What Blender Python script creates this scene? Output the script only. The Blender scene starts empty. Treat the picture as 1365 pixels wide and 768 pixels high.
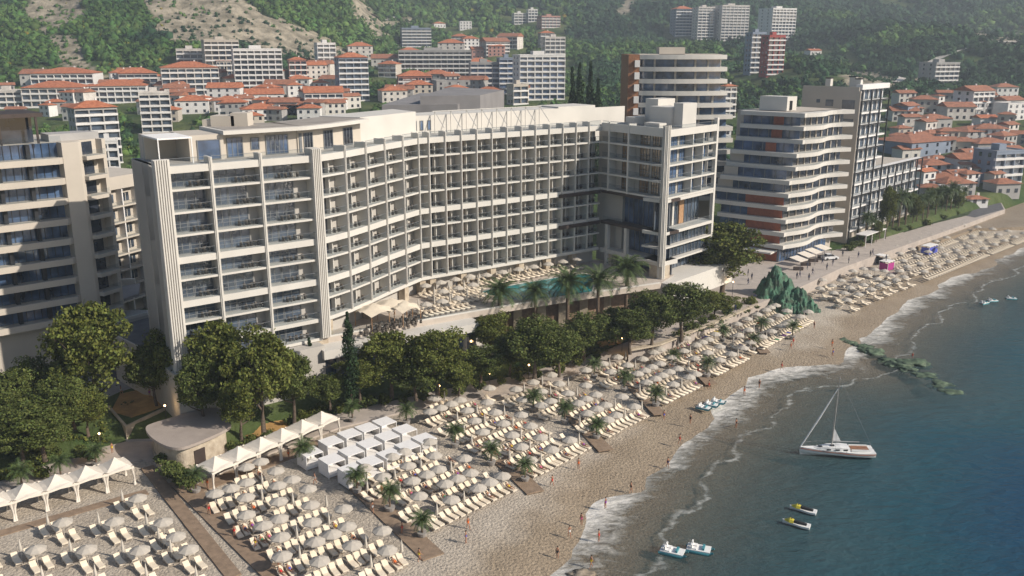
import bpy, bmesh, math, random
import numpy as np
from mathutils import Vector, Matrix
random.seed(7); RNG = np.random.default_rng(5)
SC = bpy.context.scene; COL = SC.collection
R = math.radians
# ---------------- camera ----------------
CH = 55.0; FPX = 1196.0; PITCH = R(15.16); SP, CP = math.sin(PITCH), math.cos(PITCH)
cam = bpy.data.cameras.new('camera'); camo = bpy.data.objects.new('camera', cam); COL.objects.link(camo)
camo.location = (0, 0, CH); camo.rotation_euler = (R(90) - PITCH, 0, 0)
cam.sensor_width = 36; cam.lens = 36 * FPX / 1365; cam.clip_end = 9000; cam.clip_start = 1
SC.camera = camo
def P(px, py, z=0.0):
    """world point seen at photo pixel (px, py) at height z"""
    v = (py - 384) / FPX; t = (SP + v * CP) / (CP - v * SP)
    d = (CH - z) / t; zc = d * CP + (CH - z) * SP
    return Vector(((px - 682.5) / FPX * zc, d, z))
def PY(px, py, d):
    v = (py - 384) / FPX; t = (SP + v * CP) / (CP - v * SP)
    z = CH - t * d; zc = d * CP + (CH - z) * SP
    return Vector(((px - 682.5) / FPX * zc, d, z))
def proj(p):
    zc = p[1] * CP + (CH - p[2]) * SP
    return 682.5 + FPX * p[0] / zc, 384 + FPX * ((CH - p[2]) * CP - p[1] * SP) / zc
# ---------------- world ----------------
EL, SX, SY = R(32), .935, -.355
w = bpy.data.worlds.new('World'); SC.world = w; w.use_nodes = True
nt = w.node_tree; bg = nt.nodes['Background']
sky = nt.nodes.new('ShaderNodeTexSky'); sky.sky_type = 'NISHITA'; sky.sun_disc = False
sky.sun_elevation = EL; sky.sun_rotation = math.atan2(SX, SY); sky.air_density = 1.0; sky.dust_density = 1.2
nt.links.new(sky.outputs[0], bg.inputs[0]); bg.inputs[1].default_value = 0.085
sl = bpy.data.lights.new('sun', 'SUN'); sl.energy = 4.9; sl.angle = R(.6); sl.color = (1, .91, .79)
so = bpy.data.objects.new('sun', sl); COL.objects.link(so)
so.rotation_euler = Vector((-SX * math.cos(EL), -SY * math.cos(EL), -math.sin(EL))).to_track_quat('-Z', 'Y').to_euler()
SC.view_settings.view_transform = 'Standard'; SC.view_settings.look = 'None'
SC.view_settings.exposure = 0.33; SC.view_settings.gamma = 1
SC.cycles.max_bounces = 5; SC.cycles.transparent_max_bounces = 10; SC.cycles.volume_bounces = 0
SC.cycles.caustics_reflective = False; SC.cycles.caustics_refractive = False
# ---------------- helpers ----------------
def tag(o, label=None, cat=None, group=None, kind=None):
    if label: o['label'] = label
    if cat: o['category'] = cat
    if group: o['group'] = group
    if kind: o['kind'] = kind
    return o
def thing(name, label, cat, loc=(0, 0, 0), group=None, rz=0):
    o = bpy.data.objects.new(name, None); COL.objects.link(o); o.location = loc; o.rotation_euler.z = rz
    o.empty_display_size = .3
    return tag(o, label, cat, group)
CH_OF = {}
def link_child(o, parent):
    if parent is not None:
        o.parent = parent; CH_OF.setdefault(parent.name, []).append(o)
class MB:
    def __init__(s): s.v = []; s.f = []; s.m = []
    def add(s, vs, fs, m=0):
        b = len(s.v); s.v += [tuple(p) for p in vs]; s.f += [tuple(b + i for i in f) for f in fs]; s.m += [m] * len(fs)
    def box(s, x0, x1, y0, y1, z0, z1, m=0):
        s.add([(x0,y0,z0),(x1,y0,z0),(x1,y1,z0),(x0,y1,z0),(x0,y0,z1),(x1,y0,z1),(x1,y1,z1),(x0,y1,z1)],
              [(0,3,2,1),(4,5,6,7),(0,1,5,4),(1,2,6,5),(2,3,7,6),(3,0,4,7)], m)
    def prism(s, poly, z0, z1, m=0):
        n = len(poly); a = sum(poly[i][0]*poly[(i+1)%n][1]-poly[(i+1)%n][0]*poly[i][1] for i in range(n))
        if a < 0: poly = poly[::-1]
        s.add([(p[0],p[1],z0) for p in poly]+[(p[0],p[1],z1) for p in poly],
              [tuple(range(n))[::-1], tuple(range(n,2*n))]+[(i,(i+1)%n,n+(i+1)%n,n+i) for i in range(n)], m)
    def tube(s, pts, rs, n=6, m=0, cap=True):
        pts = [Vector(p) for p in pts]; b = len(s.v); fs = []; vs = []
        for i, p in enumerate(pts):
            d = (pts[min(i+1,len(pts)-1)] - pts[max(i-1,0)]).normalized()
            u = d.cross(Vector((0,0,1)));
            if u.length < .05: u = Vector((1,0,0))
            u.normalize(); w2 = d.cross(u)
            r = rs[i] if hasattr(rs,'__len__') else rs
            for k in range(n):
                a = 2*math.pi*k/n; vs.append(p + (u*math.cos(a)+w2*math.sin(a))*r)
        for i in range(len(pts)-1):
            for k in range(n): fs.append((i*n+k, i*n+(k+1)%n, (i+1)*n+(k+1)%n, (i+1)*n+k))
        if cap: fs.append(tuple(range(n))); fs.append(tuple(range((len(pts)-1)*n, len(pts)*n))[::-1])
        s.add(vs, fs, m)
    def build(s, name, mats, parent=None, label=None, smooth=False):
        me = bpy.data.meshes.new(name)
        off = Vector((0,0,0)); q_ = parent
        while q_ is not None: off = off + q_.location; q_ = q_.parent
        me.from_pydata([(p[0]-off[0],p[1]-off[1],p[2]-off[2]) for p in s.v], [], s.f)
        if not isinstance(mats,(list,tuple)): mats = [mats]
        for m in mats: me.materials.append(m)
        if len(mats) > 1: me.polygons.foreach_set('material_index', s.m)
        if smooth: me.polygons.foreach_set('use_smooth', [True]*len(s.f))
        o = bpy.data.objects.new(name, me); COL.objects.link(o); link_child(o, parent)
        if label: o['label'] = label
        return o
def npmesh(name, V, F, mats, parent=None, attrs=None, smooth=False, midx=None):
    me = bpy.data.meshes.new(name); V = np.asarray(V, dtype=np.float32); F = np.asarray(F, dtype=np.int32)
    k = F.shape[1]; me.vertices.add(len(V)); me.vertices.foreach_set('co', V.ravel())
    me.loops.add(F.size); me.loops.foreach_set('vertex_index', F.ravel())
    me.polygons.add(len(F)); me.polygons.foreach_set('loop_start', np.arange(0, F.size, k, dtype=np.int32))
    me.polygons.foreach_set('loop_total', np.full(len(F), k, dtype=np.int32))
    if smooth: me.polygons.foreach_set('use_smooth', np.ones(len(F), dtype=bool))
    for m in (mats if isinstance(mats,(list,tuple)) else [mats]): me.materials.append(m)
    if midx is not None: me.polygons.foreach_set('material_index', midx)
    me.update(calc_edges=True)
    for an, av in (attrs or {}).items():
        at = me.attributes.new(an, 'FLOAT', 'POINT'); at.data.foreach_set('value', np.asarray(av, dtype=np.float32))
    o = bpy.data.objects.new(name, me); COL.objects.link(o); link_child(o, parent)
    return o
def dup(root, loc, rz=0, label=None, scale=None, group=None):
    c = root.copy(); COL.objects.link(c); c.location = loc; c.rotation_euler.z = rz
    if scale is not None: c.scale = scale if hasattr(scale,'__len__') else (scale,)*3
    if label: c['label'] = label
    if group: c['group'] = group
    for ch in CH_OF.get(root.name, []):
        d = ch.copy(); COL.objects.link(d); link_child(d, c)
        for g in CH_OF.get(ch.name, []):
            e = g.copy(); COL.objects.link(e); link_child(e, d)
    return c
ORD = 'zeroth first second third fourth fifth sixth seventh eighth ninth tenth eleventh twelfth thirteenth fourteenth fifteenth sixteenth seventeenth eighteenth nineteenth twentieth'.split()
def ordn(i):
    if i <= 20: return ORD[i]
    if i >= 100: return 'hundred and '+ordn(i-100) if i > 100 else 'hundredth'
    t = i // 10; tens = {2:'twenty',3:'thirty',4:'forty',5:'fifty',6:'sixty',7:'seventy',8:'eighty',9:'ninety'}[t]
    return (tens[:-1] + 'ieth') if i % 10 == 0 else tens + '-' + ORD[i % 10]
# ---------------- materials ----------------
def mat(name, col, rough=.8, var=.12, scale=1.5, bump=0, bscale=None, metal=0, col2=None, spec=.4, island=0, trans=0, world=True):
    m = bpy.data.materials.new(name); m.use_nodes = True; N = m.node_tree.nodes; L = m.node_tree.links
    b = N['Principled BSDF']; b.inputs['Roughness'].default_value = rough; b.inputs['Metallic'].default_value = metal
    b.inputs['Specular IOR Level'].default_value = spec
    geo = N.new('ShaderNodeNewGeometry'); tx = N.new('ShaderNodeTexNoise'); tx.inputs['Scale'].default_value = scale
    tx.inputs['Detail'].default_value = 5
    L.new(geo.outputs['Position'], tx.inputs['Vector'])
    rp = N.new('ShaderNodeValToRGB'); rp.color_ramp.elements[0].position = .3; rp.color_ramp.elements[1].position = .7
    c0 = [max(0,c*(1-var)) for c in col]; c1 = list(col2) if col2 else [min(1,c*(1+var)) for c in col]
    rp.color_ramp.elements[0].color = (*c0,1); rp.color_ramp.elements[1].color = (*c1,1)
    L.new(tx.outputs['Fac'], rp.inputs['Fac']); out = rp.outputs['Color']
    if island:
        hs = N.new('ShaderNodeHueSaturation'); mr = N.new('ShaderNodeMapRange')
        mr.inputs['To Min'].default_value = 1-island; mr.inputs['To Max'].default_value = 1+island
        L.new(geo.outputs['Random Per Island'], mr.inputs['Value']); L.new(mr.outputs[0], hs.inputs['Value'])
        mr2 = N.new('ShaderNodeMapRange'); mr2.inputs['To Min'].default_value = .475; mr2.inputs['To Max'].default_value = .52
        m3 = N.new('ShaderNodeMath'); m3.operation = 'FRACT'; m4 = N.new('ShaderNodeMath'); m4.operation = 'MULTIPLY'; m4.inputs[1].default_value = 7.3
        L.new(geo.outputs['Random Per Island'], m4.inputs[0]); L.new(m4.outputs[0], m3.inputs[0]); L.new(m3.outputs[0], mr2.inputs['Value']); L.new(mr2.outputs[0], hs.inputs['Hue'])
        L.new(out, hs.inputs['Color']); out = hs.outputs['Color']
    L.new(out, b.inputs['Base Color'])
    if bump:
        t2 = N.new('ShaderNodeTexNoise'); t2.inputs['Scale'].default_value = bscale or scale*8; t2.inputs['Detail'].default_value = 4
        L.new(geo.outputs['Position'], t2.inputs['Vector'])
        bp = N.new('ShaderNodeBump'); bp.inputs['Strength'].default_value = bump; bp.inputs['Distance'].default_value = .2
        L.new(t2.outputs['Fac'], bp.inputs['Height']); L.new(bp.outputs[0], b.inputs['Normal'])
    if trans:
        tr = N.new('ShaderNodeBsdfTranslucent'); L.new(out, tr.inputs['Color']); mx = N.new('ShaderNodeMixShader'); mx.inputs[0].default_value = trans
        L.new(b.outputs[0], mx.inputs[1]); L.new(tr.outputs[0], mx.inputs[2]); L.new(mx.outputs[0], N['Material Output'].inputs['Surface'])
    return m
M = {}
def D(k, *a, **kw): M[k] = mat(k, *a, **kw)
D('plaster', (.43,.405,.37), .85, .05, .25, .05, 6)
D('plaster_light', (.57,.545,.50), .8, .05, .25, .05, 6)
D('plaster_beige', (.46,.41,.35), .85, .05, .3)
D('plaster_warm', (.50,.45,.385), .85, .05, .3)
D('plaster_grey', (.36,.35,.34), .85, .1, .3)
D('plaster_white', (.68,.66,.64), .8, .08, .4)
D('dirty_white', (.56,.52,.48), .85, .2, .35, .1, 3)
D('pink', (.45,.24,.20), .85, .12, .4); D('redwall', (.33,.06,.05), .8, .1, .4)
D('bluegrey', (.20,.24,.31), .7, .1, .4); D('concrete', (.33,.32,.31), .9, .15, .4, .1, 4)
D('wood', (.26,.12,.06), .6, .3, 2.5); D('woodlight', (.36,.21,.11), .7, .2, 2)
D('door_wood', (.20,.135,.095), .6, .25, 1.5); D('redwood', (.30,.09,.045), .6, .2, 1.5)
D('dark', (.02,.021,.024), .5, .2, 1); D('darkbrown', (.05,.035,.03), .6, .2, 1); D('greymetal', (.16,.17,.18), .5, .1, 1)
D('roofgrey', (.22,.21,.21), .9, .15, .2, .05, 3); D('gravelroof', (.30,.27,.24), .95, .15, .4, .2, 8)
D('tile', (.42,.12,.055), .85, .3, .8, .5, 3, col2=(.52,.20,.10)); D('tile_dull', (.30,.13,.08), .9, .3, .8, .5, 3, col2=(.40,.17,.10))
D('canvas', (.66,.60,.52), .85, .05, 1.5); D('cushion', (.74,.64,.50), .85, .06, 3, .15, 8)
D('umb', (.44,.40,.345), .85, .06, 2); D('umb_white', (.50,.46,.40), .85, .06, 2); D('white_fabric', (.76,.74,.72), .8, .04, 2, .1, 5); D('tent', (.70,.61,.48), .8, .05, 2)
D('canvas_dull', (.42,.38,.32), .85, .08, 1.2); D('frame_white', (.55,.50,.44), .5, .05, 2); D('stone', (.44,.36,.27), .85, .2, 1.2, .3, 4, col2=(.52,.45,.35))
D('paver', (.40,.35,.31), .9, .12, .6, .15, 3); D('terrace', (.47,.41,.35), .85, .1, .7, .08, 4); D('deckwood', (.25,.18,.125), .8, .2, 1.5, .15, 6)
D('asphalt', (.10,.10,.105), .9, .2, .6, .1, 5); D('kerb', (.45,.42,.38), .85, .1, 1)
D('pathgrey', (.30,.29,.29), .9, .12, .7, .1, 5); D('ochre', (.42,.25,.09), .95, .3, .5, .2, 4)
D('grass', (.03,.05,.013), .95, .35, .7, .5, 5, col2=(.055,.085,.022)); D('soil', (.12,.10,.06), .95, .3, .5, .3, 4)
D('bark', (.10,.075,.055), .95, .3, 3, .5, 8); D('palmbark', (.14,.10,.07), .95, .3, 4, .6, 8)
D('leaf', (.11,.13,.022), .7, .3, .35, island=.45, trans=.22, col2=(.15,.175,.04), spec=.25)
D('leaf_dark', (.075,.10,.021), .7, .3, .35, island=.45, trans=.2, col2=(.125,.155,.04), spec=.25)
D('leaf_light', (.09,.12,.03), .7, .3, .4, island=.4, trans=.2, col2=(.13,.16,.045), spec=.2)
D('cypress', (.025,.048,.018), .8, .3, .5, island=.4, trans=.1, spec=.2)
D('palm', (.07,.105,.035), .6, .3, .5, island=.3, trans=.2, spec=.3)
D('hillbush', (.05,.11,.028), .9, .3, .02, island=.4, col2=(.095,.165,.045), spec=.1, bump=.8, bscale=.9)
D('hillbush_dark', (.026,.064,.028), .9, .3, .02, island=.4, col2=(.045,.095,.04), spec=.1, bump=.8, bscale=.9)
D('hillbush_yellow', (.25,.22,.03), .9, .3, .05, island=.3, spec=.1)
D('pot', (.30,.28,.26), .7, .1, 2); D('white_paint', (.75,.74,.72), .3, .03, 2, spec=.5); D('boat_hull', (.72,.70,.66), .25, .03, 2, spec=.6)
D('furniture', (.09,.075,.06), .7, .2, 3); D('teal_plastic', (.06,.24,.28), .4, .1, 3); D('yellow_plastic', (.6,.5,.05), .4, .1, 3); D('black_rubber', (.02,.02,.02), .6, .1, 3); D('mastmetal', (.42,.40,.38), .35, .05, 2, metal=.4)
D('net', (.09,.11,.075), .9, .5, .8, 1.0, 1.8, col2=(.075,.20,.125)); D('rock', (.22,.18,.13), .95, .4, .6, .9, 1.2, col2=(.36,.30,.23))
D('weedrock', (.02,.05,.035), .7, .5, .9, 1.0, 1.5, col2=(.12,.17,.10))
D('skin', (.36,.18,.11), .6, .1, 5); D('hair', (.03,.018,.012), .6, .2, 8)
for n, c in (('orange',(.7,.15,.03)),('red',(.55,.03,.03)),('blue',(.08,.10,.45)),('black',(.02,.02,.025)),('white',(.7,.7,.68)),('yellow',(.65,.48,.04)),('green',(.05,.25,.12)),('pink cloth',(.6,.12,.25)),('navy',(.02,.03,.1)),('purple',(.25,.05,.35))):
    D(n, c, .8, .08, 4)
D('magenta', (.35,.03,.20), .7, .1, 2); D('carbody', (.70,.70,.70), .25, .03, 1, spec=.6); D('curtain', (.50,.46,.42), .9, .15, 3)
def glass(name, col=(.03,.04,.055), rough=.06, scale=.35, amt=.5):
    m = mat(name, col, rough, .5, scale, spec=.8, col2=tuple(min(1,c*3.2) for c in col)); N = m.node_tree.nodes; L = m.node_tree.links
    b = N['Principled BSDF']; b.inputs['IOR'].default_value = 1.7
    g = N.new('ShaderNodeNewGeometry'); t = N.new('ShaderNodeTexNoise'); t.inputs['Scale'].default_value = .8
    L.new(g.outputs['Position'], t.inputs['Vector']); bp = N.new('ShaderNodeBump'); bp.inputs['Strength'].default_value = .04
    L.new(t.outputs['Fac'], bp.inputs['Height']); L.new(bp.outputs[0], b.inputs['Normal'])
    M[name] = m
glass('glass'); glass('glass_blue', (.03,.05,.09)); glass('glass_warm', (.09,.06,.035)); glass('glass_dark', (.015,.018,.025))
# clear railing glass
m = bpy.data.materials.new('rail_glass'); m.use_nodes = True; N = m.node_tree.nodes; L = m.node_tree.links
N['Principled BSDF'].inputs['Base Color'].default_value = (.08,.10,.12,1); N['Principled BSDF'].inputs['Roughness'].default_value = .05
tr = N.new('ShaderNodeBsdfTransparent'); tr.inputs[0].default_value = (.95,.97,.98,1); mx = N.new('ShaderNodeMixShader'); mx.inputs[0].default_value = .07
L.new(tr.outputs[0], mx.inputs[1]); L.new(N['Principled BSDF'].outputs[0], mx.inputs[2]); L.new(mx.outputs[0], N['Material Output'].inputs['Surface']); M['rail'] = m
# pool water
M['pool'] = mat('pool_water', (.02,.20,.21), .04, .25, .6, .15, 2.5, spec=.6)
# lamp glow
m = bpy.data.materials.new('lamp_glow'); m.use_nodes = True; e = m.node_tree.nodes['Principled BSDF']; e.inputs['Emission Color'].default_value = (1,.55,.2,1); e.inputs['Emission Strength'].default_value = 5; M['glow'] = m
# ---------------- noise ----------------
def vn(x, y, seed=0):
    xi = np.floor(x).astype(np.int64); yi = np.floor(y).astype(np.int64); xf = x-xi; yf = y-yi
    def h(a, b):
        n = (a*374761393 + b*668265263 + seed*144665) & 0x7fffffff; n = (n ^ (n >> 13)) * 1274126177 & 0x7fffffff
        return ((n ^ (n >> 16)) & 0xffff) / 65535.0
    u = xf*xf*(3-2*xf); v = yf*yf*(3-2*yf)
    return (h(xi,yi)*(1-u)+h(xi+1,yi)*u)*(1-v) + (h(xi,yi+1)*(1-u)+h(xi+1,yi+1)*u)*v
def fbm(x, y, o=4, seed=0):
    s = 0; a = 1; t = 0
    for i in range(o): s = s + a*(vn(x*2**i, y*2**i, seed+i*17)-.5); t += a; a *= .5
    return s / t * 2
# ---------------- coast lines ----------------
def plist(L_, z): return np.array([[*P(x, y, z)[:2]] for x, y in L_])
WL = plist([(735,768),(790,712),(832,660),(880,610),(935,562),(985,528),(1010,507),(1045,494),(1085,488),(1122,484),(1145,462),(1168,436),(1205,410),(1262,378),(1320,350),(1365,332),(1440,304)], 0)
WL = np.vstack([WL[0]-np.array([.49,.87])*150, WL, WL[-1]+np.array([.8,.6])*500])
BK = plist([(0,668),(190,612),(262,640),(460,566),(560,540),(700,520),(850,470),(1010,413),(1060,394),(1120,366),(1290,304),(1345,285)], 1.0)
BK = np.vstack([[-260,40],[-120,66],BK,BK[-1]+np.array([.8,.6])*500])
def sdist(x, y, PL):
    """signed distance: positive inland (left side of the line)"""
    x = np.asarray(x, float); y = np.asarray(y, float); best = np.full(x.shape, 1e9); sg = np.ones(x.shape)
    for i in range(len(PL)-1):
        a = PL[i]; d = PL[i+1]-a; l2 = d@d; t = np.clip(((x-a[0])*d[0]+(y-a[1])*d[1])/l2, 0, 1)
        qx = x-(a[0]+t*d[0]); qy = y-(a[1]+t*d[1]); dd = np.hypot(qx, qy); c = d[0]*qy-d[1]*qx
        mk = dd < best-1e-6; best = np.where(mk, dd, best); sg = np.where(mk, np.sign(c), sg)
    return best*np.where(sg == 0, 1, sg)
def sstep(a, b, x): t = np.clip((x-a)/(b-a), 0, 1); return t*t*(3-2*t)
def terr(x, y):
    x = np.asarray(x, float); y = np.asarray(y, float)
    pl = np.interp(y, [0,150,220,350,480,560,700,900,1300,2600], [3,3,5,13,22,32,78,160,340,700])
    pm = np.interp(y, [0,150,220,330,450,600,800,950,1150,1500,2200,3000], [3,3,3,7,22,30,42,60,105,240,520,800])
    a = x/np.maximum(y, 1); k = sstep(-.34,-.10, a + fbm(x/160,y/160,3,3)*.07)
    z = pl*(1-k)+pm*k
    hill = sstep(520, 760, y)
    z = z + hill*(fbm(x/130, y/130, 4, 9)*16 + fbm(x/35, y/35, 3, 5)*4.5)
    # gullies and foothill ridges on the east side
    z = z + sstep(.22,.34,a)*sstep(450,620,y)*(1-sstep(900,1200,y))*(8+12*np.sin(x/48+y/120))
    sd = sdist(x, y, BK); s = sstep(1, 8, sd)
    return -4 + (z+4)*s
def G(px, py):
    """first terrain point on the ray through a photo pixel"""
    d = np.concatenate([np.arange(120, 900, 3.0), np.arange(900, 2500, 8.0)])
    v = (py-384)/FPX; t = (SP+v*CP)/(CP-v*SP); z = CH-t*d; zc = d*CP+(CH-z)*SP; x = (px-682.5)/FPX*zc
    h = terr(x, d); k = np.argmax(h >= z)
    if h[k] < z[k]: k = len(d)-1
    return Vector((x[k], d[k], h[k]))
# ---------------- terrain ----------------
def grid_faces(nr, nc):
    i = np.arange(nr-1)[:,None]*nc + np.arange(nc-1)[None,:]; i = i.ravel()
    return np.stack([i, i+1, i+nc+1, i+nc], 1)
def in_poly(px, py, poly):
    px = np.asarray(px, float); py = np.asarray(py, float); r = np.zeros(px.shape, bool); n = len(poly); j = n-1
    for i in range(n):
        xi, yi = poly[i]; xj, yj = poly[j]
        c = ((yi > py) != (yj > py)) & (px < (xj-xi)*(py-yi)/((yj-yi) or 1e-9)+xi); r ^= c; j = i
    return r
ds = np.concatenate([np.arange(40, 240, 6), np.geomspace(240, 1560, 215)]); an = np.tan(np.radians(np.linspace(-44, 44, 280)))
DD, AA = np.meshgrid(ds, an, indexing='ij'); X = DD*AA; Y = DD; Z = terr(X, Y)
ZC = Y*CP+(CH-Z)*SP; PXg = 682.5+FPX*X/ZC; PYg = 384+FPX*((CH-Z)*CP-Y*SP)/ZC
BARE = [[(40,-20),(118,-20),(108,30),(60,42),(30,25)],[(62,40),(95,48),(125,85),(150,105),(100,108),(78,80)],
        [(185,-20),(300,-20),(350,15),(440,50),(470,75),(445,95),(330,62),(235,64),(205,40)],[(455,-20),(480,-20),(528,55),(505,60),(470,15)],
        [(1135,90),(1200,110),(1260,95),(1255,112),(1170,125),(1120,112)],[(490,22),(560,28),(555,34),(490,31)],[(1300,40),(1365,50),(1365,60),(1290,52)],[(828,-5),(850,-5),(842,20),(822,20)]]
def bare_at(px, py):
    r = np.zeros(np.shape(px), bool)
    for b in BARE: r |= in_poly(px, py, b)
    return r
bare = bare_at(PXg+fbm(X/25,Y/25,3,1)*14, PYg+fbm(X/25,Y/25,3,2)*9).astype(float)*(Y > 420)
m = bpy.data.materials.new('terrain'); m.use_nodes = True; N = m.node_tree.nodes; L = m.node_tree.links; b = N['Principled BSDF']; b.inputs['Roughness'].default_value = .95; b.inputs['Specular IOR Level'].default_value = .1
def noise_ramp(N, L, scale, c0, c1, p0=.35, p1=.65, det=6, vec=None):
    g = N.new('ShaderNodeNewGeometry'); t = N.new('ShaderNodeTexNoise'); t.inputs['Scale'].default_value = scale; t.inputs['Detail'].default_value = det
    L.new(vec if vec is not None else g.outputs['Position'], t.inputs['Vector']); r = N.new('ShaderNodeValToRGB'); r.color_ramp.elements[0].position = p0; r.color_ramp.elements[1].position = p1
    r.color_ramp.elements[0].color = (*c0,1); r.color_ramp.elements[1].color = (*c1,1); L.new(t.outputs['Fac'], r.inputs[0]); return r.outputs[0]
gc = noise_ramp(N, L, .05, (.035,.065,.02), (.10,.12,.045)); rc = noise_ramp(N, L, .12, (.16,.14,.10), (.38,.33,.25), det=12)
at = N.new('ShaderNodeAttribute'); at.attribute_name = 'bare'; mx = N.new('ShaderNodeMix'); mx.data_type = 'RGBA'
L.new(at.outputs['Fac'], mx.inputs[0]); L.new(gc, mx.inputs[6]); L.new(rc, mx.inputs[7]); L.new(mx.outputs[2], b.inputs['Base Color'])
g = N.new('ShaderNodeNewGeometry'); t = N.new('ShaderNodeTexNoise'); t.inputs['Scale'].default_value = .25; t.inputs['Detail'].default_value = 8; L.new(g.outputs['Position'], t.inputs['Vector'])
bp = N.new('ShaderNodeBump'); bp.inputs['Strength'].default_value = .7; bp.inputs['Distance'].default_value = 2.5; L.new(t.outputs['Fac'], bp.inputs['Height']); L.new(bp.outputs[0], b.inputs['Normal'])
o = npmesh('terrain', np.stack([X,Y,Z],-1).reshape(-1,3), grid_faces(*X.shape), m, attrs={'bare': bare.ravel()}, smooth=True); tag(o, kind='structure')
# ---------------- beach sand ----------------
m = bpy.data.materials.new('sand'); m.use_nodes = True; N = m.node_tree.nodes; L = m.node_tree.links; b = N['Principled BSDF']; b.inputs['Specular IOR Level'].default_value = .2
g = N.new('ShaderNodeNewGeometry')
big = noise_ramp(N, L, .12, (.40,.345,.28), (.47,.415,.345))
vo = N.new('ShaderNodeTexVoronoi'); vo.inputs['Scale'].default_value = 2.6; L.new(g.outputs['Position'], vo.inputs['Vector'])
peb = noise_ramp(N, L, 3.4, (.60,.60,.61), (1.25,1.24,1.22), .34, .66, 4)
ml = N.new('ShaderNodeMix'); ml.data_type = 'RGBA'; ml.blend_type = 'MULTIPLY'; ml.inputs[0].default_value = .62; L.new(big, ml.inputs[6]); L.new(peb, ml.inputs[7])
sh = N.new('ShaderNodeAttribute'); sh.attribute_name = 'shore'; nz = N.new('ShaderNodeTexNoise'); nz.inputs['Scale'].default_value = .18; L.new(g.outputs['Position'], nz.inputs['Vector'])
ad = N.new('ShaderNodeMath'); ad.operation = 'MULTIPLY_ADD'; ad.inputs[1].default_value = -7; ad.inputs[2].default_value = 3.5; L.new(nz.outputs['Fac'], ad.inputs[0])
a2 = N.new('ShaderNodeMath'); a2.operation = 'ADD'; L.new(sh.outputs['Fac'], a2.inputs[0]); L.new(ad.outputs[0], a2.inputs[1])
mr = N.new('ShaderNodeMapRange'); mr.inputs['From Min'].default_value = 5; mr.inputs['From Max'].default_value = 10; L.new(a2.outputs[0], mr.inputs['Value'])
wet = N.new('ShaderNodeMix'); wet.data_type = 'RGBA'; wet.blend_type = 'MULTIPLY'; wet.inputs[0].default_value = 1; wet.inputs[7].default_value = (.70,.64,.56,1); L.new(ml.outputs[2], wet.inputs[6])
fm = N.new('ShaderNodeMix'); fm.data_type = 'RGBA'; L.new(mr.outputs[0], fm.inputs[0]); L.new(wet.outputs[2], fm.inputs[6]); L.new(ml.outputs[2], fm.inputs[7]); L.new(fm.outputs[2], b.inputs['Base Color'])
rr = N.new('ShaderNodeMapRange'); rr.inputs['To Min'].default_value = .5; rr.inputs['To Max'].default_value = .95; L.new(mr.outputs[0], rr.inputs['Value']); L.new(rr.outputs[0], b.inputs['Roughness'])
nb = N.new('ShaderNodeTexNoise'); nb.inputs['Scale'].default_value = 3.0; nb.inputs['Detail'].default_value = 5; L.new(g.outputs['Position'], nb.inputs['Vector'])
bp = N.new('ShaderNodeBump'); bp.inputs['Strength'].default_value = .75; bp.inputs['Distance'].default_value = .35; L.new(nb.outputs['Fac'], bp.inputs['Height']); L.new(bp.outputs[0], b.inputs['Normal'])
M['sand'] = m
xs = np.arange(-150, 330, 1.6); ys = np.arange(10, 420, 1.6); X, Y = np.meshgrid(xs, ys, indexing='ij')
sw = sdist(X, Y, WL); sb = sdist(X, Y, BK)
Z = np.interp(sw, [-200,-60,-25,-8,0,5,11,400], [-9,-6,-3.2,-1,0,.65,1.0,1.0]) + fbm(X/3,Y/3,3,4)*.10*sstep(2,9,sw) + fbm(X/9,Y/9,3,14)*.42*sstep(-14,-2,sw)*(1-sstep(3,9,sw))
ok = (sb < 4) & (sw > -70); keep = ok.ravel(); F = grid_faces(*X.shape); F = F[keep[F].all(1)]
used = np.unique(F); rm = np.full(keep.size, -1); rm[used] = np.arange(len(used))
o = npmesh('beach_sand', np.stack([X,Y,Z],-1).reshape(-1,3)[used], rm[F], M['sand'], attrs={'shore': sw.ravel()[used]}, smooth=True); tag(o, kind='structure')
# ---------------- sea ----------------
m = bpy.data.materials.new('sea_water'); m.use_nodes = True; N = m.node_tree.nodes; L = m.node_tree.links; b = N['Principled BSDF']
b.inputs['Roughness'].default_value = .2; b.inputs['Specular IOR Level'].default_value = .11
g = N.new('ShaderNodeNewGeometry'); sh = N.new('ShaderNodeAttribute'); sh.attribute_name = 'shore'
n1 = N.new('ShaderNodeTexNoise'); n1.inputs['Scale'].default_value = .035; n1.inputs['Detail'].default_value = 5; L.new(g.outputs['Position'], n1.inputs['Vector'])
sd = N.new('ShaderNodeMath'); sd.operation = 'MULTIPLY_ADD'; sd.inputs[1].default_value = -26; L.new(n1.outputs['Fac'], sd.inputs[0])
neg = N.new('ShaderNodeMath'); neg.operation = 'MULTIPLY_ADD'; neg.inputs[1].default_value = -1; neg.inputs[2].default_value = 13; L.new(sh.outputs['Fac'], neg.inputs[0]); L.new(neg.outputs[0], sd.inputs[2])
sc_ = N.new('ShaderNodeMath'); sc_.operation = 'DIVIDE'; sc_.inputs[1].default_value = 90; L.new(sd.outputs[0], sc_.inputs[0])
cr = N.new('ShaderNodeValToRGB'); el = cr.color_ramp.elements; el[0].position = 0; el[0].color = (.13,.13,.11,1); el[1].position = .9; el[1].color = (.002,.028,.108,1)
e2 = el.new(.12); e2.color = (.058,.092,.092,1); e3 = el.new(.34); e3.color = (.016,.068,.094,1); e4 = el.new(.6); e4.color = (.004,.042,.104,1)
L.new(sc_.outputs[0], cr.inputs[0])
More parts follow.
